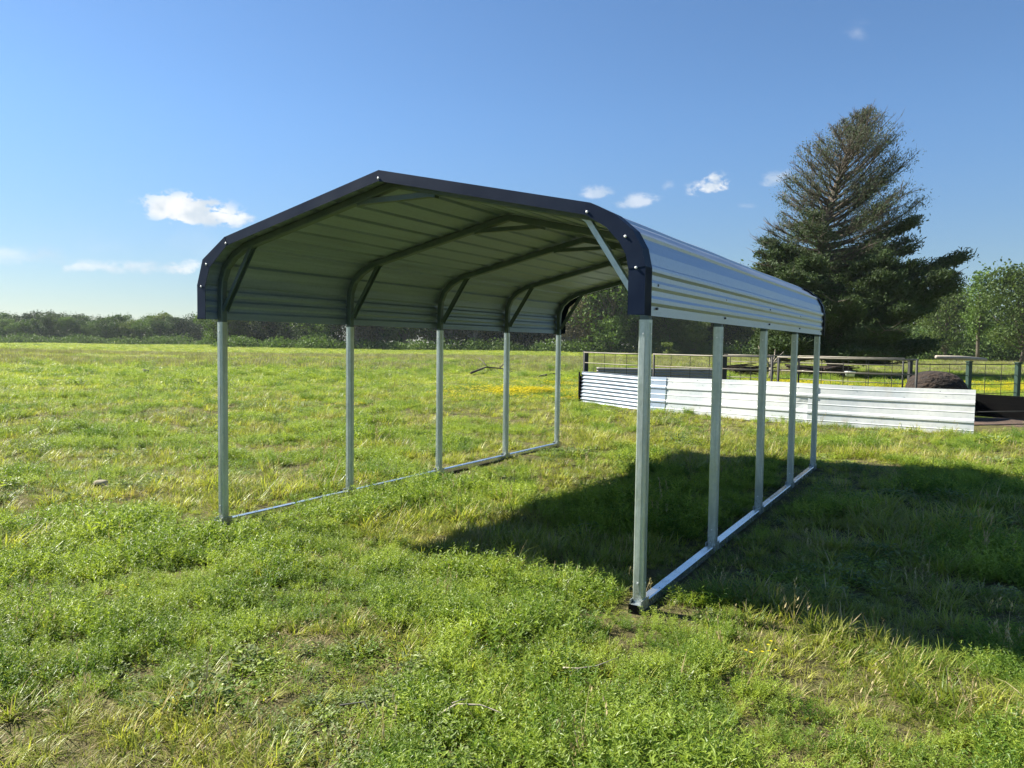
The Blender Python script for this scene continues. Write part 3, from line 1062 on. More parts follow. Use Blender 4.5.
def undergrowth(name, px0, px1, D0, D1, h, n, leaf, label, seed):
    rr = np.random.default_rng(seed)
    L = []
    for i in range(n):
        f = rr.random()
        D = D0 + (D1 - D0) * f + rr.uniform(-2, 2)
        p = at(px0 + (px1 - px0) * f, None, D)
        hh = h * rr.uniform(0.3, 1.2) * (0.7 + 0.6 * float(vnoise(np.array([p.x / 6]), np.array([p.y / 6]), seed)[0]))
        m = int(160 * hh / 2.5)
        d = rr.normal(size=(m, 3)); d /= np.linalg.norm(d, axis=1)[:, None]; d[:, 2] = np.abs(d[:, 2])
        L.append(np.array([p.x, p.y, -0.1]) + d * np.array([1.3, 1.3, 1.0]) * hh * (rr.uniform(0.4, 1.0, m) ** 0.6)[:, None])
    V = leaf_quads(np.concatenate(L), 0.22, rr, up_bias=0.4)
    tag(link(name, quads_mesh(name, V, [leaf])), label, 'undergrowth', None, 'stuff')


# far hazy line on the left
row(-330, 215, 270, 240, 13, ['round_a', 'round_b', 'round_c', 'round_a', 'tall_a'], (8.3, 9.2), 'the far treeline', 'trees of the far left treeline', 14, 2)
undergrowth('undergrowth', -330, 225, 258, 228, 3.0, 300, 'oak_leaf', 'low bushes at the foot of the far left treeline', 31)
# nearer, taller wood behind the carport
row(212, 330, 176, 168, 26, ['round_a', 'round_b', 'round_c', 'tall_a'], (10.5, 13), 'the left wood', 'trees behind the left side of the carport', 7, 3)
row(325, 575, 165, 165, 27, ['tall_b', 'tall_a', 'round_b', 'bud_a'], (14, 15.5), 'the wood behind the carport', 'trees of the dark wood behind the carport', 7, 3)
row(590, 800, 162, 152, 26, ['tall_a', 'tall_b', 'tall_a', 'tall_c'], (17, 15), 'the wood above the pen', 'trees of the wood above the pen', 7, 3)
undergrowth('undergrowth', 212, 800, 161, 150, 2.9, 300, 'oak_leaf', 'dark bushes along the foot of the wood', 32)
p = at(570, None, 158); tree('bud_a', p.x, p.y, 1.15, 0.4, label='bare brownish tree in bud at the rear left corner of the carport')
p = at(592, None, 156); tree('bud_a', p.x, p.y, 0.8, 2.4, label='short brownish budding tree left of the bright green tree')
p = at(612, None, 152); tree('tall_a', p.x, p.y, 1.12, 1.7, label='bright green leafy tree framed by the carport roof and front right post')
p = at(693, None, 150); tree('round_c', p.x, p.y, 0.72, 0.7, label='small pale green tree between the first two right carport posts')
p = at(668, None, 140); tree('bush_c', p.x, p.y, 0.9, 0.7, label='small round pale bush on the field edge above the pen rail')
# right of the cedar
row(800, 1180, 150, 120, 30, ['tall_c', 'tall_a', 'round_a', 'tall_c'], (11, 13), 'the wood right of the cedar', 'trees right of the cedar', 12, 1)
undergrowth('undergrowth', 880, 1190, 126, 108, 5.6, 190, 'oak_leaf', 'bushes at the foot of the wood right of the cedar', 33)
p = at(978, None, 100); tree('column', p.x, p.y, 0.90, 0.3, label='slender leaf-clad tree standing between the cedar and the pale tree')
p = at(946, None, 112); tree('tall_c', p.x, p.y, 0.72, 2.2, label='pale loose tree at the right edge of the cedar')
p = at(1022, None, 92); tree('tall_c', p.x, p.y, 0.78, 4.2, label='large pale green tree at the right edge of the picture')
p = at(1085, None, 96); tree('tall_c', p.x, p.y, 0.78, 1.2, label='pale green tree beyond the right edge of the picture')


def build_cedar():
    rr = np.random.default_rng(5)
    D = 45.0
    base = at(838, None, D); base.z = 0
    root = thing('cedar_tree', 'big old cedar with dense dark skirt and thin brownish top behind the pen', 'tree', (base.x, base.y, 0), 0)
    k = D / FPX
    zz = lambda py: (350 - py) * k + CAM_H
    xx = lambda px: (px - 838) * k
    tp = [(-0.0, 0, -0.2), (xx(832), 0.1, 2.0), (xx(824), 0.2, 5.0), (xx(819), 0.1, zz(237)), (xx(826), 0, zz(205)), (xx(833), -0.1, zz(179)), (xx(846), 0.1, zz(140)), (xx(859), 0, zz(110))]
    tr = [0.50, 0.42, 0.36, 0.28, 0.21, 0.15, 0.08, 0.02]
    trunk = MB().tube(tp, tr, 10)
    tz = [p[2] for p in tp]
    def tpos(z):
        return np.array([np.interp(z, tz, [p[i] for p in tp]) for i in (0, 1)] + [z])
    # outline half widths left and right of the picture, by height
    ys = [108, 120, 135, 152, 175, 200, 225, 240, 252, 268, 300, 330, 355, 376]
    lx = [855, 831, 806, 788, 782, 774, 778, 760, 750, 742, 744, 748, 742, 775]
    rx = [864, 880, 897, 910, 920, 922, 924, 926, 944, 950, 948, 948, 940, 900]
    hz = [zz(v + 5) for v in ys][::-1]
    lw = [xx(v) for v in lx][::-1]; rw = [xx(v) for v in rx][::-1]
    foliage, fdir, tone, fs = [], [], [], []
    top = tp[-1][2]
    limbs = []
    nl = 175
    for i in range(nl):
        f = (i + rr.uniform(-0.4, 0.4)) / nl
        z0 = 1.3 + (top - 2.2) * max(0, f) ** 1.0
        az = i * 2.39996 + rr.uniform(-0.5, 0.5)
        limbs.append((z0, az))
    for (z0, az) in limbs:
        rel = z0 / top
        CUT = rr.uniform(0.30, 0.56)
        rise = np.interp(rel, [0, 0.25, 0.45, 0.6, 0.8, 1.0], [-0.04, 0.08, 0.22, 0.5, 0.85, 1.5]) + rr.uniform(-0.12, 0.14)
        o = tpos(z0)
        ca, sa = math.cos(az), math.sin(az)
        reach = 3.0
        for _ in range(6):
            ze = min(top - 0.2, z0 + rise * reach)
            wl = np.interp(ze, hz, lw); wr = np.interp(ze, hz, rw)
            cx = o[0]
            side = (wr - cx) if ca > 0 else (cx - wl)
            depth = 0.5 * (wr - wl)
            new = 1.0 / math.sqrt((ca / max(side, 0.15)) ** 2 + (sa / max(depth, 0.15)) ** 2)
            reach = 0.5 * (reach + new)
        reach *= rr.uniform(0.70, 1.0) * (1.0 if rel < CUT else 0.89)
        nseg = 7
        pts = []
        bend = rr.uniform(-0.3, 0.3) if rel < CUT else rr.uniform(-0.8, 0.8)
        for s in range(nseg + 1):
            t = s / nseg
            a2 = az + bend * t
            droop = -0.25 * reach * t * (1 - t) if rel < 0.45 else 0.30 * reach * t * t - 0.15 * reach * t
            pts.append(Vector((o[0] + reach * t * math.cos(a2), o[1] + reach * t * math.sin(a2), o[2] + rise * reach * t + droop)))
        r0 = np.interp(z0, tz, tr) * 0.36 + 0.014
        trunk.tube(pts, [max(0.010, r0 * (1 - 0.86 * s / nseg)) for s in range(nseg + 1)], 5)
        dens = np.interp(rel, [0, 0.3, 0.42, 0.5, 0.65, 1.0], [1.5, 1.5, 1.2, 0.6, 0.42, 0.40])
        nsec = int(5 + reach * 5.5)
        for s in range(nsec):
            t = rr.uniform(0.12, 1.0) ** 0.75
            fi = min(nseg - 1, int(t * nseg)); q = pts[fi].lerp(pts[fi + 1], t * nseg - fi)
            ta = (pts[fi + 1] - pts[fi]).normalized()
            sd = 1 if rr.random() < 0.5 else -1
            side = Vector((-ta.y, ta.x, 0)).normalized() * sd
            L = (0.35 + 0.40 * reach * (1 - 0.65 * t)) * rr.uniform(0.5, 1.1) * (1.25 if rel > CUT else 1)
            dr = (ta * 0.8 + side * rr.uniform(0.3, 1.0) + Vector((0, 0, rr.uniform(-0.12, 0.30) + 0.6 * max(0, rel - 0.45)))).normalized()
            e = q + dr * L
            m = q.lerp(e, 0.5) + Vector((0, 0, -0.05 * L if rel < 0.5 else 0.02))
            tw = 0.022 if rel < 0.5 else 0.016
            trunk.tube([q, m, e], [tw, tw * 0.7, 0.006], 4)
            if rel > CUT:
                for _ in range(3):
                    u = rr.uniform(0.15, 1.0); q2 = q.lerp(e, u)
                    d2 = (dr + Vector(rr.normal(size=3)) * 0.6 + Vector((0, 0, 0.35))).normalized()
                    trunk.tube([q2, q2 + d2 * L * rr.uniform(0.25, 0.5)], [0.008, 0.004], 3)
            n = int((14 + 30 * L) * dens * (2.0 if rel < CUT else 1.3))
            tt = rr.uniform(0.15, 1.06, n)
            qa, ea = np.array(q), np.array(e)
            c = qa + (ea - qa) * tt[:, None]
            sc = (0.13 + 0.09 * L) * (1.0 if rel < CUT else 1.35)
            c += rr.normal(size=(n, 3)) * np.array([sc, sc, sc * 0.55])
            foliage.append(c)
            fdir.append(np.tile(np.array(dr) * 0.8 + np.array([0, 0, 0.35]), (n, 1)))
            tn = np.clip(np.interp(rel, [0.25, 0.4, 0.5, 0.75], [0.0, 0.15, 0.45, 0.9]) + 0.22 * rr.normal() + 0.12 * rr.normal(size=n), 0, 1)
            tone.append(tn)
            fs.append(np.full(n, 0.115 if rel < CUT else 0.072))
    C = np.concatenate(foliage); Dd = np.concatenate(fdir); T = np.concatenate(tone); SZ = np.concatenate(fs)
    # trim to the tree's real outline, ragged by noise
    j = 1 + 0.26 * (vnoise(C[:, 2] * 1.6, np.arctan2(C[:, 1], C[:, 0]) * 4, 9) - 0.72)
    wl = np.interp(C[:, 2], hz, lw); wr = np.interp(C[:, 2], hz, rw); mid = 0.5 * (wl + wr); hw = 0.5 * (wr - wl) * j
    rad = ((C[:, 0] - mid) / hw) ** 2 + (C[:, 1] / hw) ** 2
    keep = (C[:, 2] > 0.5 + 0.8 * vnoise(C[:, 0] * 1.1, C[:, 1] * 1.1, 8)) & (rad < np.where(C[:, 2] > 6.5, 1.25, 1.06)) & (C[:, 2] < top + 0.1)
    lump = vnoise(C[:, 2] * 0.9 + 3, np.arctan2(C[:, 1], C[:, 0]) * 2.6 + 0.4 * C[:, 0], 41)
    keep &= ~((C[:, 2] > 6.5) & (lump < 0.40) & (rr.random(len(C)) < 0.85))
    C, Dd, T, SZ = C[keep], Dd[keep], T[keep], SZ[keep]
    V = leaf_quads(C, SZ[:, None], rr, aspect=3.0, dirs=Dd)
    trunk.build('trunk', 'bark', root, True)
    link('crown', quads_mesh('crown', V, ['cedar_leaf'], T), root)
    print('cedar faces', len(C))


build_cedar()


def bare_shrub(px, D, H, label):
    rr = random.Random(int(px))
    p = at(px, None, D)
    root = thing('dead_tree', label, 'small tree', (p.x, p.y, 0), 0)
    mb = MB()
    mb.tube([(0, 0, -0.1), (0.05, 0, H * 0.25), (0.0, 0, H * 0.4)], [0.12, 0.10, 0.08], 7)
    mb.build('trunk', 'pale_bark', root, True)
    for k in range(7):
        a = rr.uniform(0, 6.28); h = H * rr.uniform(0.28, 0.4)
        e = Vector((math.cos(a) * H * 0.35, math.sin(a) * H * 0.35, H * rr.uniform(0.65, 1.0)))
        m = Vector((0, 0, h)).lerp(e, 0.5) + Vector((rr.uniform(-.1, .1), rr.uniform(-.1, .1), 0.05))
        MB().tube([(0, 0, h), m, e], [0.05, 0.035, 0.012], 5).build('limb', 'pale_bark', root, True)


bare_shrub(771, 36, 1.7, 'small pale forked dead tree under the left edge of the cedar')


def brush_pile(px, D, w, h, label, seed, mat='mound_brown'):
    rr = random.Random(seed)
    p = at(px, None, D)
    root = thing('brush_pile', label, 'brush pile', (p.x, p.y, 0), 0.2)
    for k in range(26):
        a = rr.uniform(-0.5, 0.5); L = rr.uniform(0.4, 1.0) * w
        c = Vector((rr.uniform(-w, w) * 0.5, rr.uniform(-.5, .5), rr.uniform(0.05, 1) * h * 0.8))
        d_ = Vector((math.cos(a), math.sin(a) * 0.6, rr.uniform(-0.12, 0.2))) * L * 0.5
        MB().tube([c - d_, c + Vector((0, 0, 0.05)), c + d_], [rr.uniform(0.04, 0.09), rr.uniform(0.04, 0.08), 0.02], 5).build('branch', mat, root, True)


brush_pile(818, 40, 3.2, 0.75, 'long reddish brown brush pile below the cedar behind the pen', 3)
brush_pile(745, 43, 2.6, 0.6, 'brown brush heap left of the small forked dead tree', 5)
wt_ = at(851, None, 37)
tb = thing('water_tub', 'small white tub on the grass below the cedar', 'tub', (wt_.x, wt_.y, 0))
MB().tube([(0, 0, 0.2), (0, 0, 0.42), (0, 0, 0.45)], [0.20, 0.25, 0.27], 14).build('body', 'white_sheet', tb, True)

# fallen branches and the dark stone out in the field
def dead_branch(pts, r, label, mat='weathered_wood', twigs=()):
    root = thing('fallen_branch', label, 'branch', pts[0])
    o = Vector(pts[0])
    P = [Vector(q) - o for q in pts]
    MB().tube(P, [r * (1 - 0.7 * i / (len(P) - 1)) for i in range(len(P))], 6).build('stem', mat, root, True)
    for t in twigs:
        MB().tube([Vector(q) - o for q in t], [r * 0.5, r * 0.35, r * 0.15], 5).build('twig', mat, root, True)


def gp(px, py, dz=0.0):
    p = at(px, py)
    p.z = float(ground_z(p.x, p.y)) + dz
    return p


dead_branch([gp(438, 727, 0.06), gp(456, 725, 0.10), gp(480, 727, 0.10), gp(502, 732, 0.08), gp(522, 739, 0.05)], 0.0055, 'pale thin bent stick lying on the near grass', twigs=[[gp(452, 729, 0.12), gp(460, 726, 0.12), gp(468, 727, 0.13)]])
dead_branch([gp(563, 682, 0.07), gp(578, 688, 0.09), gp(596, 686, 0.09), gp(618, 676, 0.08)], 0.004, 'thin curved twig on the grass left of the front post')
dead_branch([gp(340, 720, 0.06), gp(364, 723, 0.09), gp(374, 737, 0.06)], 0.004, 'short dark crooked twig left of the pale stick', 'fence_dark')
dead_branch([gp(471, 376, 0.12), gp(486, 373, 0.3), gp(502, 373, 0.25), gp(518, 375, 0.1)], 0.06, 'grey fallen branch far out in the field beyond the carport', 'bark', [[gp(486, 373, 0.4), gp(480, 368, 0.55), gp(476, 366, 0.6)], [gp(500, 373, 0.3), gp(507, 369, 0.5), gp(514, 368, 0.5)]])
dead_branch([gp(540, 378, 0.05), gp(552, 377, 0.16), gp(566, 377.5, 0.05)], 0.06, 'low dark log in the field left of the pen', 'bark')
st = gp(146, 374)
blob('stone', (st.x, st.y, st.z + 0.1), (0.12, 0.10, 0.10), 'stone_grey', 'dark stone alone in the left part of the field', 'stone', 0.2, 2, 16)
st = gp(101, 490)
sk = thing('skull', 'small pale bleached skull with two dark hollows lying in the grass', 'skull', (st.x, st.y, st.z + 0.05), R(-10))
cr_ = blob('cranium', (0, 0, 0.02), (0.062, 0.05, 0.042), 'bone', None, None, 0.08, 6, 20)
mz = blob('muzzle', (0.07, -0.016, -0.003), (0.055, 0.027, 0.023), 'bone', None, None, 0.1, 8, 16)
for o_ in (cr_, mz): o_.parent = sk
for dx_ in (-0.028, 0.012):
    e_ = blob('eye_socket', (dx_, -0.044, 0.014), (0.013, 0.012, 0.012), 'black_board', None, None, 0.0, 1, 12); e_.parent = sk


# ------------------------------------------------------------------ grass and weeds
PCOL = bpy.data.collections.new('plant_kit')     # templates for the instancer; never linked to the scene itself


class Blades:
    def __init__(self):
        self.v, self.f, self.m = [], [], []

    def quad(self, a, b, c, d, m):
        k = len(self.v)
        self.v += [a, b, c, d]; self.f.append((k, k + 1, k + 2, k + 3)); self.m.append(m)

    def blade(self, base, az, lean, L, w, m, seg=3, curl=0.9):
        p = np.array(base, float); d0 = np.array([math.cos(az), math.sin(az), 0])
        side = np.array([-d0[1], d0[0], 0]) * 0.5
        th = lean
        prev = p; pw = w
        for s in range(seg):
            th2 = th + curl / seg
            q = prev + (d0 * math.sin(th2) + np.array([0, 0, 1]) * math.cos(th2)) * (L / seg)
            qw = w * (1 - ((s + 1) / seg) ** 1.4) + 0.0006
            self.quad(prev - side * pw, prev + side * pw, q + side * qw, q - side * qw, m)
            prev, pw, th = q, qw, th2
        return prev

    def leaf(self, c, dirv, nrm, L, w, m):
        c = np.array(c, float); t = np.array(dirv, float); t /= np.linalg.norm(t) + 1e-9
        n = np.array(nrm, float); n -= t * (n @ t); n /= np.linalg.norm(n) + 1e-9
        b = np.cross(n, t)
        self.quad(c, c + t * L * 0.45 + b * w * 0.5 + n * L * 0.05, c + t * L, c + t * L * 0.45 - b * w * 0.5 + n * L * 0.05, m)

    def obj(self, name, mats):
        me = fast_mesh(name, np.array(self.v), np.array(self.f), False, mats, self.m)
        o = bpy.data.objects.new(name, me)
        PCOL.objects.link(o)
        return o


def grass_tuft(name, seed, n, L, w, spread, mats=('grass_blade', 'straw'), dead=0.12, lean=(0.05, 0.7), curl=(0.3, 1.3), seg=3):
    rr = random.Random(seed); B = Blades()
    for i in range(n):
        a = rr.uniform(0, 6.28); r = spread * math.sqrt(rr.random())
        B.blade((r * math.cos(a), r * math.sin(a), -0.01), a + rr.uniform(-1.2, 1.2), rr.uniform(*lean), L * rr.uniform(0.45, 1.1), w * rr.uniform(0.7, 1.3),
                1 if rr.random() < dead else 0, seg, rr.uniform(*curl))
    return B.obj(name, mats)


def feather_weed(name, seed, nst, H, spread, leafl, mats=('weed_leaf', 'straw')):
    rr = random.Random(seed); B = Blades()
    for i in range(nst):
        a = rr.uniform(0, 6.28); r = spread * math.sqrt(rr.random())
        az = a + rr.uniform(-0.6, 0.6)
        tilt = rr.uniform(0.05, 0.55) + 0.6 * r / max(spread, 0.01) * 0.6
        h = H * rr.uniform(0.5, 1.1)
        d = np.array([math.cos(az) * math.sin(tilt), math.sin(az) * math.sin(tilt), math.cos(tilt)])
        base = np.array([r * math.cos(a), r * math.sin(a), 0])
        B.blade(base, az, tilt, h, 0.003, 0, 1, 0.0)
        nl = 13
        for k in range(nl):
            t = 0.18 + 0.82 * k / (nl - 1)
            c = base + d * h * t
            la = az + k * 2.4 + rr.uniform(-.5, .5)
            LL = leafl * (1.15 - 0.6 * t) * rr.uniform(0.7, 1.2)
            dv = np.array([math.cos(la), math.sin(la), rr.uniform(0.0, 0.8)])
            B.leaf(c, dv, (rr.uniform(-.5, .5), rr.uniform(-.5, .5), 1), LL, LL * rr.uniform(0.16, 0.30), 0)
            if k % 2 == 0:
                dv2 = dv + np.array([rr.uniform(-.8, .8), rr.uniform(-.8, .8), 0.2])
                B.leaf(c + dv * LL * 0.4, dv2, (rr.uniform(-.5, .5), rr.uniform(-.5, .5), 1), LL * 0.6, LL * 0.22, 0)
    return B.obj(name, mats)


def low_leaves(name, seed, n, spread, hmax, size, mats=('weed_leaf', 'grey_leaf'), grey=0.0):
    rr = random.Random(seed); B = Blades()
    for i in range(n):
        a = rr.uniform(0, 6.28); r = spread * math.sqrt(rr.random())
        h = rr.uniform(0.008, hmax) * (1 - 0.5 * (r / spread) ** 2)
        la = rr.uniform(0, 6.28)
        B.leaf((r * math.cos(a), r * math.sin(a), h), (math.cos(la), math.sin(la), rr.uniform(-0.3, 0.5)), (rr.uniform(-.6, .6), rr.uniform(-.6, .6), 1),
               size * rr.uniform(0.6, 1.3), size * rr.uniform(0.35, 0.6), 1 if rr.random() < grey else 0)
    return B.obj(name, mats)


def stalks(name, seed, n, H, spread, head='straw', stem='straw'):
    rr = random.Random(seed); B = Blades()
    for i in range(n):
        a = rr.uniform(0, 6.28); r = spread * math.sqrt(rr.random())
        tip = B.blade((r * math.cos(a), r * math.sin(a), 0), rr.uniform(0, 6.28), rr.uniform(0, 0.25), H * rr.uniform(0.6, 1.1), 0.0028, 0, 4, rr.uniform(0.1, 0.7))
        for k in range(5):
            la = rr.uniform(0, 6.28)
            B.leaf(tip + np.array([0, 0, -0.012 * k]), (math.cos(la) * 0.5, math.sin(la) * 0.5, 1), (math.cos(la), math.sin(la), 0.2), 0.024, 0.008, 1)
    return B.obj(name, [stem, head])


def flower(name, seed, n, H, spread, psize):
    rr = random.Random(seed); B = Blades()
    for i in range(n):
        a = rr.uniform(0, 6.28); r = spread * math.sqrt(rr.random())
        tip = B.blade((r * math.cos(a), r * math.sin(a), 0), rr.uniform(0, 6.28), rr.uniform(0, 0.3), H * rr.uniform(0.6, 1.1), 0.003, 0, 2, 0.3)
        for k in range(6):
            la = k * 1.047
            B.leaf(tip, (math.cos(la), math.sin(la), 0.25), (0, 0, 1), psize, psize * 0.8, 1)
        for k in range(3):
            la = rr.uniform(0, 6.28)
            B.leaf((r * math.cos(a), r * math.sin(a), 0.02 + 0.02 * k), (math.cos(la), math.sin(la), 0.6), (0, 0, 1), 0.04, 0.012, 0)
    return B.obj(name, ['weed_leaf', 'yellow_petal'])


# names sort in index order
K = {}
def reg(o): K[o.name] = len(K)
reg(grass_tuft('k00_tuft', 1, 40, 0.14, 0.0062, 0.075))
reg(grass_tuft('k01_tuft', 2, 52, 0.11, 0.0058, 0.12, dead=0.2, lean=(0.1, 1.0)))
reg(grass_tuft('k02_tuft', 3, 34, 0.20, 0.0072, 0.05, dead=0.08, curl=(0.5, 1.6), seg=4))
reg(feather_weed('k03_weed', 4, 20, 0.15, 0.10, 0.040))
reg(feather_weed('k04_weed', 5, 22, 0.11, 0.12, 0.034))
reg(low_leaves('k05_low', 6, 130, 0.13, 0.06, 0.024))
reg(low_leaves('k06_low', 7, 100, 0.13, 0.08, 0.036, grey=0.7))
reg(grass_tuft('k07_straw', 8, 46, 0.15, 0.003, 0.12, ('straw', 'grass_blade'), 0.15, (0.9, 1.5), (0.0, 0.7)))
reg(stalks('k08_stalk', 9, 7, 0.26, 0.05))
reg(flower('k09_flower', 10, 4, 0.13, 0.06, 0.010))
reg(grass_tuft('k10_patch', 11, 120, 0.16, 0.011, 0.40, ('grass_blade', 'weed_leaf'), 0.4, (0.05, 0.9), (0.2, 1.0), 2))
reg(grass_tuft('k11_patch', 12, 120, 0.14, 0.012, 0.42, ('weed_leaf', 'grass_blade'), 0.35, (0.1, 1.0), (0.2, 1.0), 2))
reg(grass_tuft('k12_seed', 13, 110, 0.24, 0.010, 0.45, ('seed_grass', 'grass_blade'), 0.35, (0.0, 0.5), (0.1, 0.7), 2))
reg(flower('k13_flowers', 14, 60, 0.17, 0.45, 0.03))
reg(grass_tuft('k14_drypatch', 15, 90, 0.13, 0.009, 0.36, ('straw', 'grass_blade'), 0.55, (0.3, 1.2), (0.2, 0.9), 2))

reg(grass_tuft('k15_litter', 15, 70, 0.075, 0.0035, 0.13, ('straw', 'grass_blade'), 0.25, (1.0, 1.6), (0.0, 0.5), 2))


def scatter(r0, r1, dens, half=R(47), seed=0):
    rr = np.random.default_rng(seed)
    n = int(dens * half * (r1 ** 2 - r0 ** 2))
    r = np.sqrt(rr.uniform(r0 ** 2, r1 ** 2, n)); a = rr.uniform(-half, half, n)
    return r * np.sin(a), r * np.cos(a), rr


def carport_uv(x, y):
    dx_, dy_ = x - X0, y - Y0
    return cy * dx_ + sy * dy_, -sy * dx_ + cy * dy_


SETS = {'grass': [], 'weeds': [], 'wildflowers': []}


def put(name, x, y, idx, scl, rr, tilt=0.12, zoff=0.0):
    n = len(x)
    if n == 0: return
    rot = np.stack([rr.normal(size=n) * tilt, rr.normal(size=n) * tilt, rr.uniform(0, 6.28, n)], 1)
    SETS[name].append((np.stack([x, y, ground_z(x, y) + zoff], 1), np.asarray(idx, np.int32), rot, np.asarray(scl, np.float32)))


def near_field(r0, r1, dens, sc, seed):
    x, y, rr = scatter(r0, r1, dens, seed=seed)
    u, v = carport_uv(x, y)
    du = np.minimum(np.abs(u), np.abs(u - W))
    onrail = ((du < 0.06) | ((du < 0.17) & (rr.random(len(x)) < 0.75))) & (v > -0.12) & (v < 6.25)
    onrail |= (du < 0.30) & (v > -0.55) & (v < 0.22) & (rr.random(len(x)) < 0.62)
    keep = ~onrail
    x, y = x[keep], y[keep]; n = len(x)
    p1 = vnoise(x / 0.9 + 9, y / 0.9, 11); p2 = vnoise(x / 0.55, y / 0.55 + 5, 12); p3 = vnoise(x / 1.7, y / 1.7, 13)
    u, v = carport_uv(x, y)
    rnd = rr.random(n)
    idx = np.where(rnd < 0.35, 0, np.where(rnd < 0.72, 1, 2))
    weedy = (p1 > 0.52 + 0.07 * (x > 0.3)) & (rr.random(n) < 0.55)
    w1 = rr.random(n)
    idx = np.where(weedy, np.where(w1 < 0.5, 3, 4), idx)
    low = (~weedy) & (p2 > 0.62) & (rr.random(n) < 0.6)
    idx = np.where(low, np.where(rr.random(n) < 0.65, 5, 6), idx)
    dryp = (p3 > np.where(x > 0.2, 0.42, 0.58)) & (rr.random(n) < 0.24) & (~weedy)
    idx = np.where(dryp, 7, idx)
    st_ = rr.random(n) < 0.008
    idx = np.where(st_, 8, idx)
    bare = (vnoise(x / 0.7 + 3, y / 0.7 + 8, 14) > 0.82) & (~weedy)
    lit = bare & (rr.random(n) < 0.72)
    idx = np.where(lit, np.where(rr.random(n) < 0.55, 15, np.where(rr.random(n) < 0.5, 5, 1)), idx)
    keep = ~(bare & (rr.random(n) < 0.12))
    keep &= ~((vnoise(x / 0.19 + 1, y / 0.19, 17) > 0.72) & (rr.random(n) < 0.7))
    x, y, idx, p1k, lit = x[keep], y[keep], idx[keep], p1[keep], lit[keep]; n = len(x)
    hv = (0.55 + 0.6 * vnoise(x / 1.1 + 2, y / 1.1, 15)) * (0.5 + 1.0 * vnoise(x / 0.33, y / 0.33 + 7, 16))
    hv = np.where(np.isin(idx, (3, 4)), hv * (0.9 + 1.2 * np.clip(p1k - 0.6, 0, 0.4)), hv)
    scl = sc * hv * rr.uniform(0.75, 1.25, n) * np.where(lit, 0.62, 1.0)
    u, v = carport_uv(x, y)
    du = np.minimum(np.abs(u), np.abs(u - W))
    nearrail = np.clip((du - 0.05) / 0.35, 0, 1); nearrail = np.where((v > -0.45) & (v < 6.4), nearrail, 1)
    scl = scl * (0.42 + 0.58 * nearrail)
    isw = np.isin(idx, (3, 4, 5, 6))
    put('grass', x[~isw], y[~isw], idx[~isw], scl[~isw], rr)
    put('weeds', x[isw], y[isw], idx[isw], scl[isw], rr)


near_field(1.2, 6.5, 235, 0.86, 1)
near_field(6.5, 14, 110, 1.15, 2)
near_field(14, 26, 42, 1.25, 3)


def blocked(x, y):
    # keep plants off the wall itself and the board wall
    return (x > 8.4) & (x < 13) & (y > 13.75 + 0.33 * (x - 8.4)) & (y < 17.5)


def far_field(r0, r1, dens, sc, seed):
    x, y, rr = scatter(r0, r1, dens, seed=seed)
    n = len(x)
    idx = np.where(rr.random(n) < 0.55, 10, 11)
    band = (y > 42) & (y < 100) & (vnoise(x / 30, y / 9, 21) > 0.42)
    idx = np.where(band & (rr.random(n) < 0.6), 12, idx)
    idx = np.where((vnoise(x / 5, y / 5, 22) > 0.66) & (rr.random(n) < 0.35) & ~band, 14, idx)
    scl = sc * rr.uniform(0.7, 1.3, n) * (0.7 + 0.6 * vnoise(x / 4, y / 4, 23))
    put('grass', x, y, idx, scl, rr, 0.06)


far_field(20, 45, 5.5, 0.95, 4)
far_field(45, 100, 2.0, 1.35, 5)
x_, y_, rrw = scatter(24, 62, 1.6, seed=9)
k_ = vnoise(x_ / 2.2, y_ / 2.2, 33) > 0.5
put('weeds', x_[k_], y_[k_], rrw.choice([3, 4, 6], int(k_.sum())), rrw.uniform(1.6, 3.0, int(k_.sum())), rrw)
far_field(100, 165, 0.7, 1.8, 6)
far_field(165, 265, 0.35, 2.1, 7)
# along the foot of the wall, longer grass
rr0 = np.random.default_rng(40)
for a, b in ((PA, PB), (PB, PM), (PM, PC)):
    n = int((b - a).length * 22)
    t = rr0.random(n)
    nx_, ny_ = -(b - a).y, (b - a).x
    l_ = math.hypot(nx_, ny_)
    off = rr0.uniform(0.03, 0.22, n)
    put('grass', a.x + (b - a).x * t - nx_ / l_ * off * 1, a.y + (b - a).y * t - ny_ / l_ * off, rr0.choice([0, 1, 2], n), rr0.uniform(0.35, 0.85, n), rr0)
# longer tufts beside the base rails
for u0, sgn in ((0.0, 1), (0.0, -1), (W, 1), (W, -1)):
    n = 60
    v = rr0.uniform(0.1, 6.3, n); u = u0 + sgn * rr0.uniform(0.05, 0.16, n)
    put('grass', X0 + cy * u - sy * v, Y0 + sy * u + cy * v, rr0.choice([0, 1, 2, 1], n), rr0.uniform(0.25, 0.6, n), rr0)

# buttercup patches
def flowers_at(px, py, rx, ry, n, seed, idx=13, sc=1.0):
    p = at(px, py)
    rr = np.random.default_rng(seed)
    a = rr.uniform(0, 6.28, n); r = np.sqrt(rr.random(n))
    put('wildflowers', p.x + rx * r * np.cos(a), p.y + ry * r * np.sin(a), np.full(n, idx), sc * rr.uniform(0.7, 1.2, n), rr, 0.05)


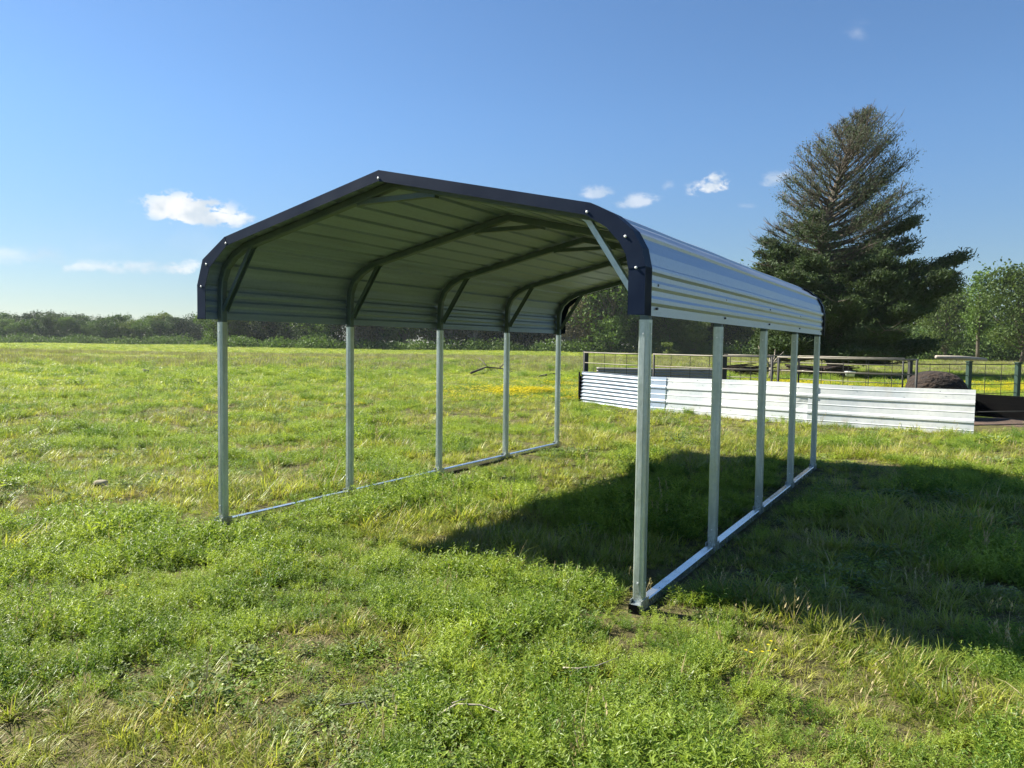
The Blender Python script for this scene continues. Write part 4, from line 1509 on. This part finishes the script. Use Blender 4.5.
for i, (px, py, rx, ry, n) in enumerate([(520, 393, 0.9, 1.2, 34), (574, 384, 1.2, 3.0, 20), (498, 396, 2.5, 2.2, 6), (470, 394, 2.5, 2.5, 5), (570, 396, 0.8, 2.5, 8), (545, 388, 3, 5, 8),
                                       (740, 384, 3.5, 3.0, 26), (790, 386, 3.0, 2.5, 40), (840, 386, 3.0, 2.5, 40), (990, 388, 4.5, 4.5, 100), (1060, 388, 4, 4.5, 60), (955, 378, 3.0, 6, 30),
                                       (310, 359, 8, 3, 26), (440, 358, 16, 4, 22), (50, 349, 25, 8, 40), (330, 400, 5, 5, 5)]):
    flowers_at(px, py, rx, ry, n, 100 + i)
for i, (px, py, rx, ry, n) in enumerate([(140, 598, 0.08, 0.12, 1), (763, 676, 0.08, 0.12, 2), (120, 440, 2, 1.5, 9), (300, 445, 2, 1.5, 9), (560, 470, 1.4, 1.0, 6), (900, 455, 2, 1.0, 6), (470, 430, 3, 2, 16)]):
    flowers_at(px, py, rx, ry, n, 300 + i, 9, 0.9)

for (r0, r1, dn, ix, sc_, sd_) in ((7, 16, 0.7, 9, 0.8, 61), (16, 32, 0.30, 9, 1.3, 62), (30, 70, 0.018, 13, 0.55, 63)):
    xf, yf, rf_ = scatter(r0, r1, dn, seed=sd_)
    kf = vnoise(xf / 4, yf / 4, 51) > 0.45
    uf, vf_ = carport_uv(xf, yf)
    kf &= ~((uf > 1.5) & (uf < 6) & (vf_ > 0) & (vf_ < 6.3))
    put('wildflowers', xf[kf], yf[kf], np.full(int(kf.sum()), ix), sc_ * rf_.uniform(0.7, 1.2, int(kf.sum())), rf_, 0.05)

# a few tall stalks right of the carport shade
rr1 = np.random.default_rng(77)
pts = [gp(1003, 655), gp(1012, 660), gp(640, 600), gp(720, 590), gp(860, 700), gp(375, 760), gp(200, 730), (gp(90, 700)), gp(960, 720), gp(40, 640), gp(330, 640)]
put('grass', np.array([p.x for p in pts]), np.array([p.y for p in pts]), np.full(len(pts), 8), rr1.uniform(0.8, 1.25, len(pts)), rr1)

ng = bpy.data.node_groups.new('plant_scatter', 'GeometryNodeTree')
ng.interface.new_socket('Geometry', in_out='INPUT', socket_type='NodeSocketGeometry')
ng.interface.new_socket('Geometry', in_out='OUTPUT', socket_type='NodeSocketGeometry')
gi = ng.nodes.new('NodeGroupInput'); go = ng.nodes.new('NodeGroupOutput')
ci = ng.nodes.new('GeometryNodeCollectionInfo')
ci.inputs['Collection'].default_value = PCOL
ci.inputs['Separate Children'].default_value = True
ci.inputs['Reset Children'].default_value = True
iop = ng.nodes.new('GeometryNodeInstanceOnPoints')
iop.inputs['Pick Instance'].default_value = True
def named(n, typ):
    a = ng.nodes.new('GeometryNodeInputNamedAttribute'); a.data_type = typ
    a.inputs['Name'].default_value = n
    return a.outputs['Attribute']
ng.links.new(gi.outputs[0], iop.inputs['Points'])
ng.links.new(ci.outputs[0], iop.inputs['Instance'])
ng.links.new(named('idx', 'INT'), iop.inputs['Instance Index'])
e2r = ng.nodes.new('FunctionNodeEulerToRotation')
ng.links.new(named('rot', 'FLOAT_VECTOR'), e2r.inputs[0])
ng.links.new(e2r.outputs[0], iop.inputs['Rotation'])
ng.links.new(named('scl', 'FLOAT'), iop.inputs['Scale'])
ng.links.new(iop.outputs[0], go.inputs[0])
LAB = {'grass': 'short pasture grass with straw blades', 'weeds': 'low leafy green weeds among the grass', 'wildflowers': 'yellow buttercups scattered over the pasture'}
for nm, parts in SETS.items():
    P_ = np.concatenate([p[0] for p in parts]); I_ = np.concatenate([p[1] for p in parts])
    Q_ = np.concatenate([p[2] for p in parts]); C_ = np.concatenate([p[3] for p in parts])
    bl = blocked(P_[:, 0], P_[:, 1])
    P_, I_, Q_, C_ = P_[~bl], I_[~bl], Q_[~bl], C_[~bl]
    me = bpy.data.meshes.new(nm)
    me.vertices.add(len(P_)); me.vertices.foreach_set('co', P_.astype(np.float32).ravel())
    a = me.attributes.new('idx', 'INT', 'POINT'); a.data.foreach_set('value', I_)
    a = me.attributes.new('rot', 'FLOAT_VECTOR', 'POINT'); a.data.foreach_set('vector', Q_.astype(np.float32).ravel())
    a = me.attributes.new('scl', 'FLOAT', 'POINT'); a.data.foreach_set('value', C_.astype(np.float32))
    o = link(nm, me)
    tag(o, LAB[nm], nm, None, 'stuff')
    md = o.modifiers.new('scatter', 'NODES'); md.node_group = ng
    print(nm, len(P_))

# ------------------------------------------------------------------ haze: the thin air over the field
HAZE = 0.00014
m, t, out = material('haze_air')
pv = t.node('ShaderNodeVolumePrincipled')
pv.inputs['Color'].default_value = (0.80, 0.88, 1.0, 1)
pv.inputs['Density'].default_value = HAZE
pv.inputs['Anisotropy'].default_value = 0.2
t.l.new(pv.outputs[0], out.inputs['Volume'])
o = MB().box((-1600, -1600, -1.4), (1600, 1600, 24)).build('haze', 'haze_air')
tag(o, kind='stuff')
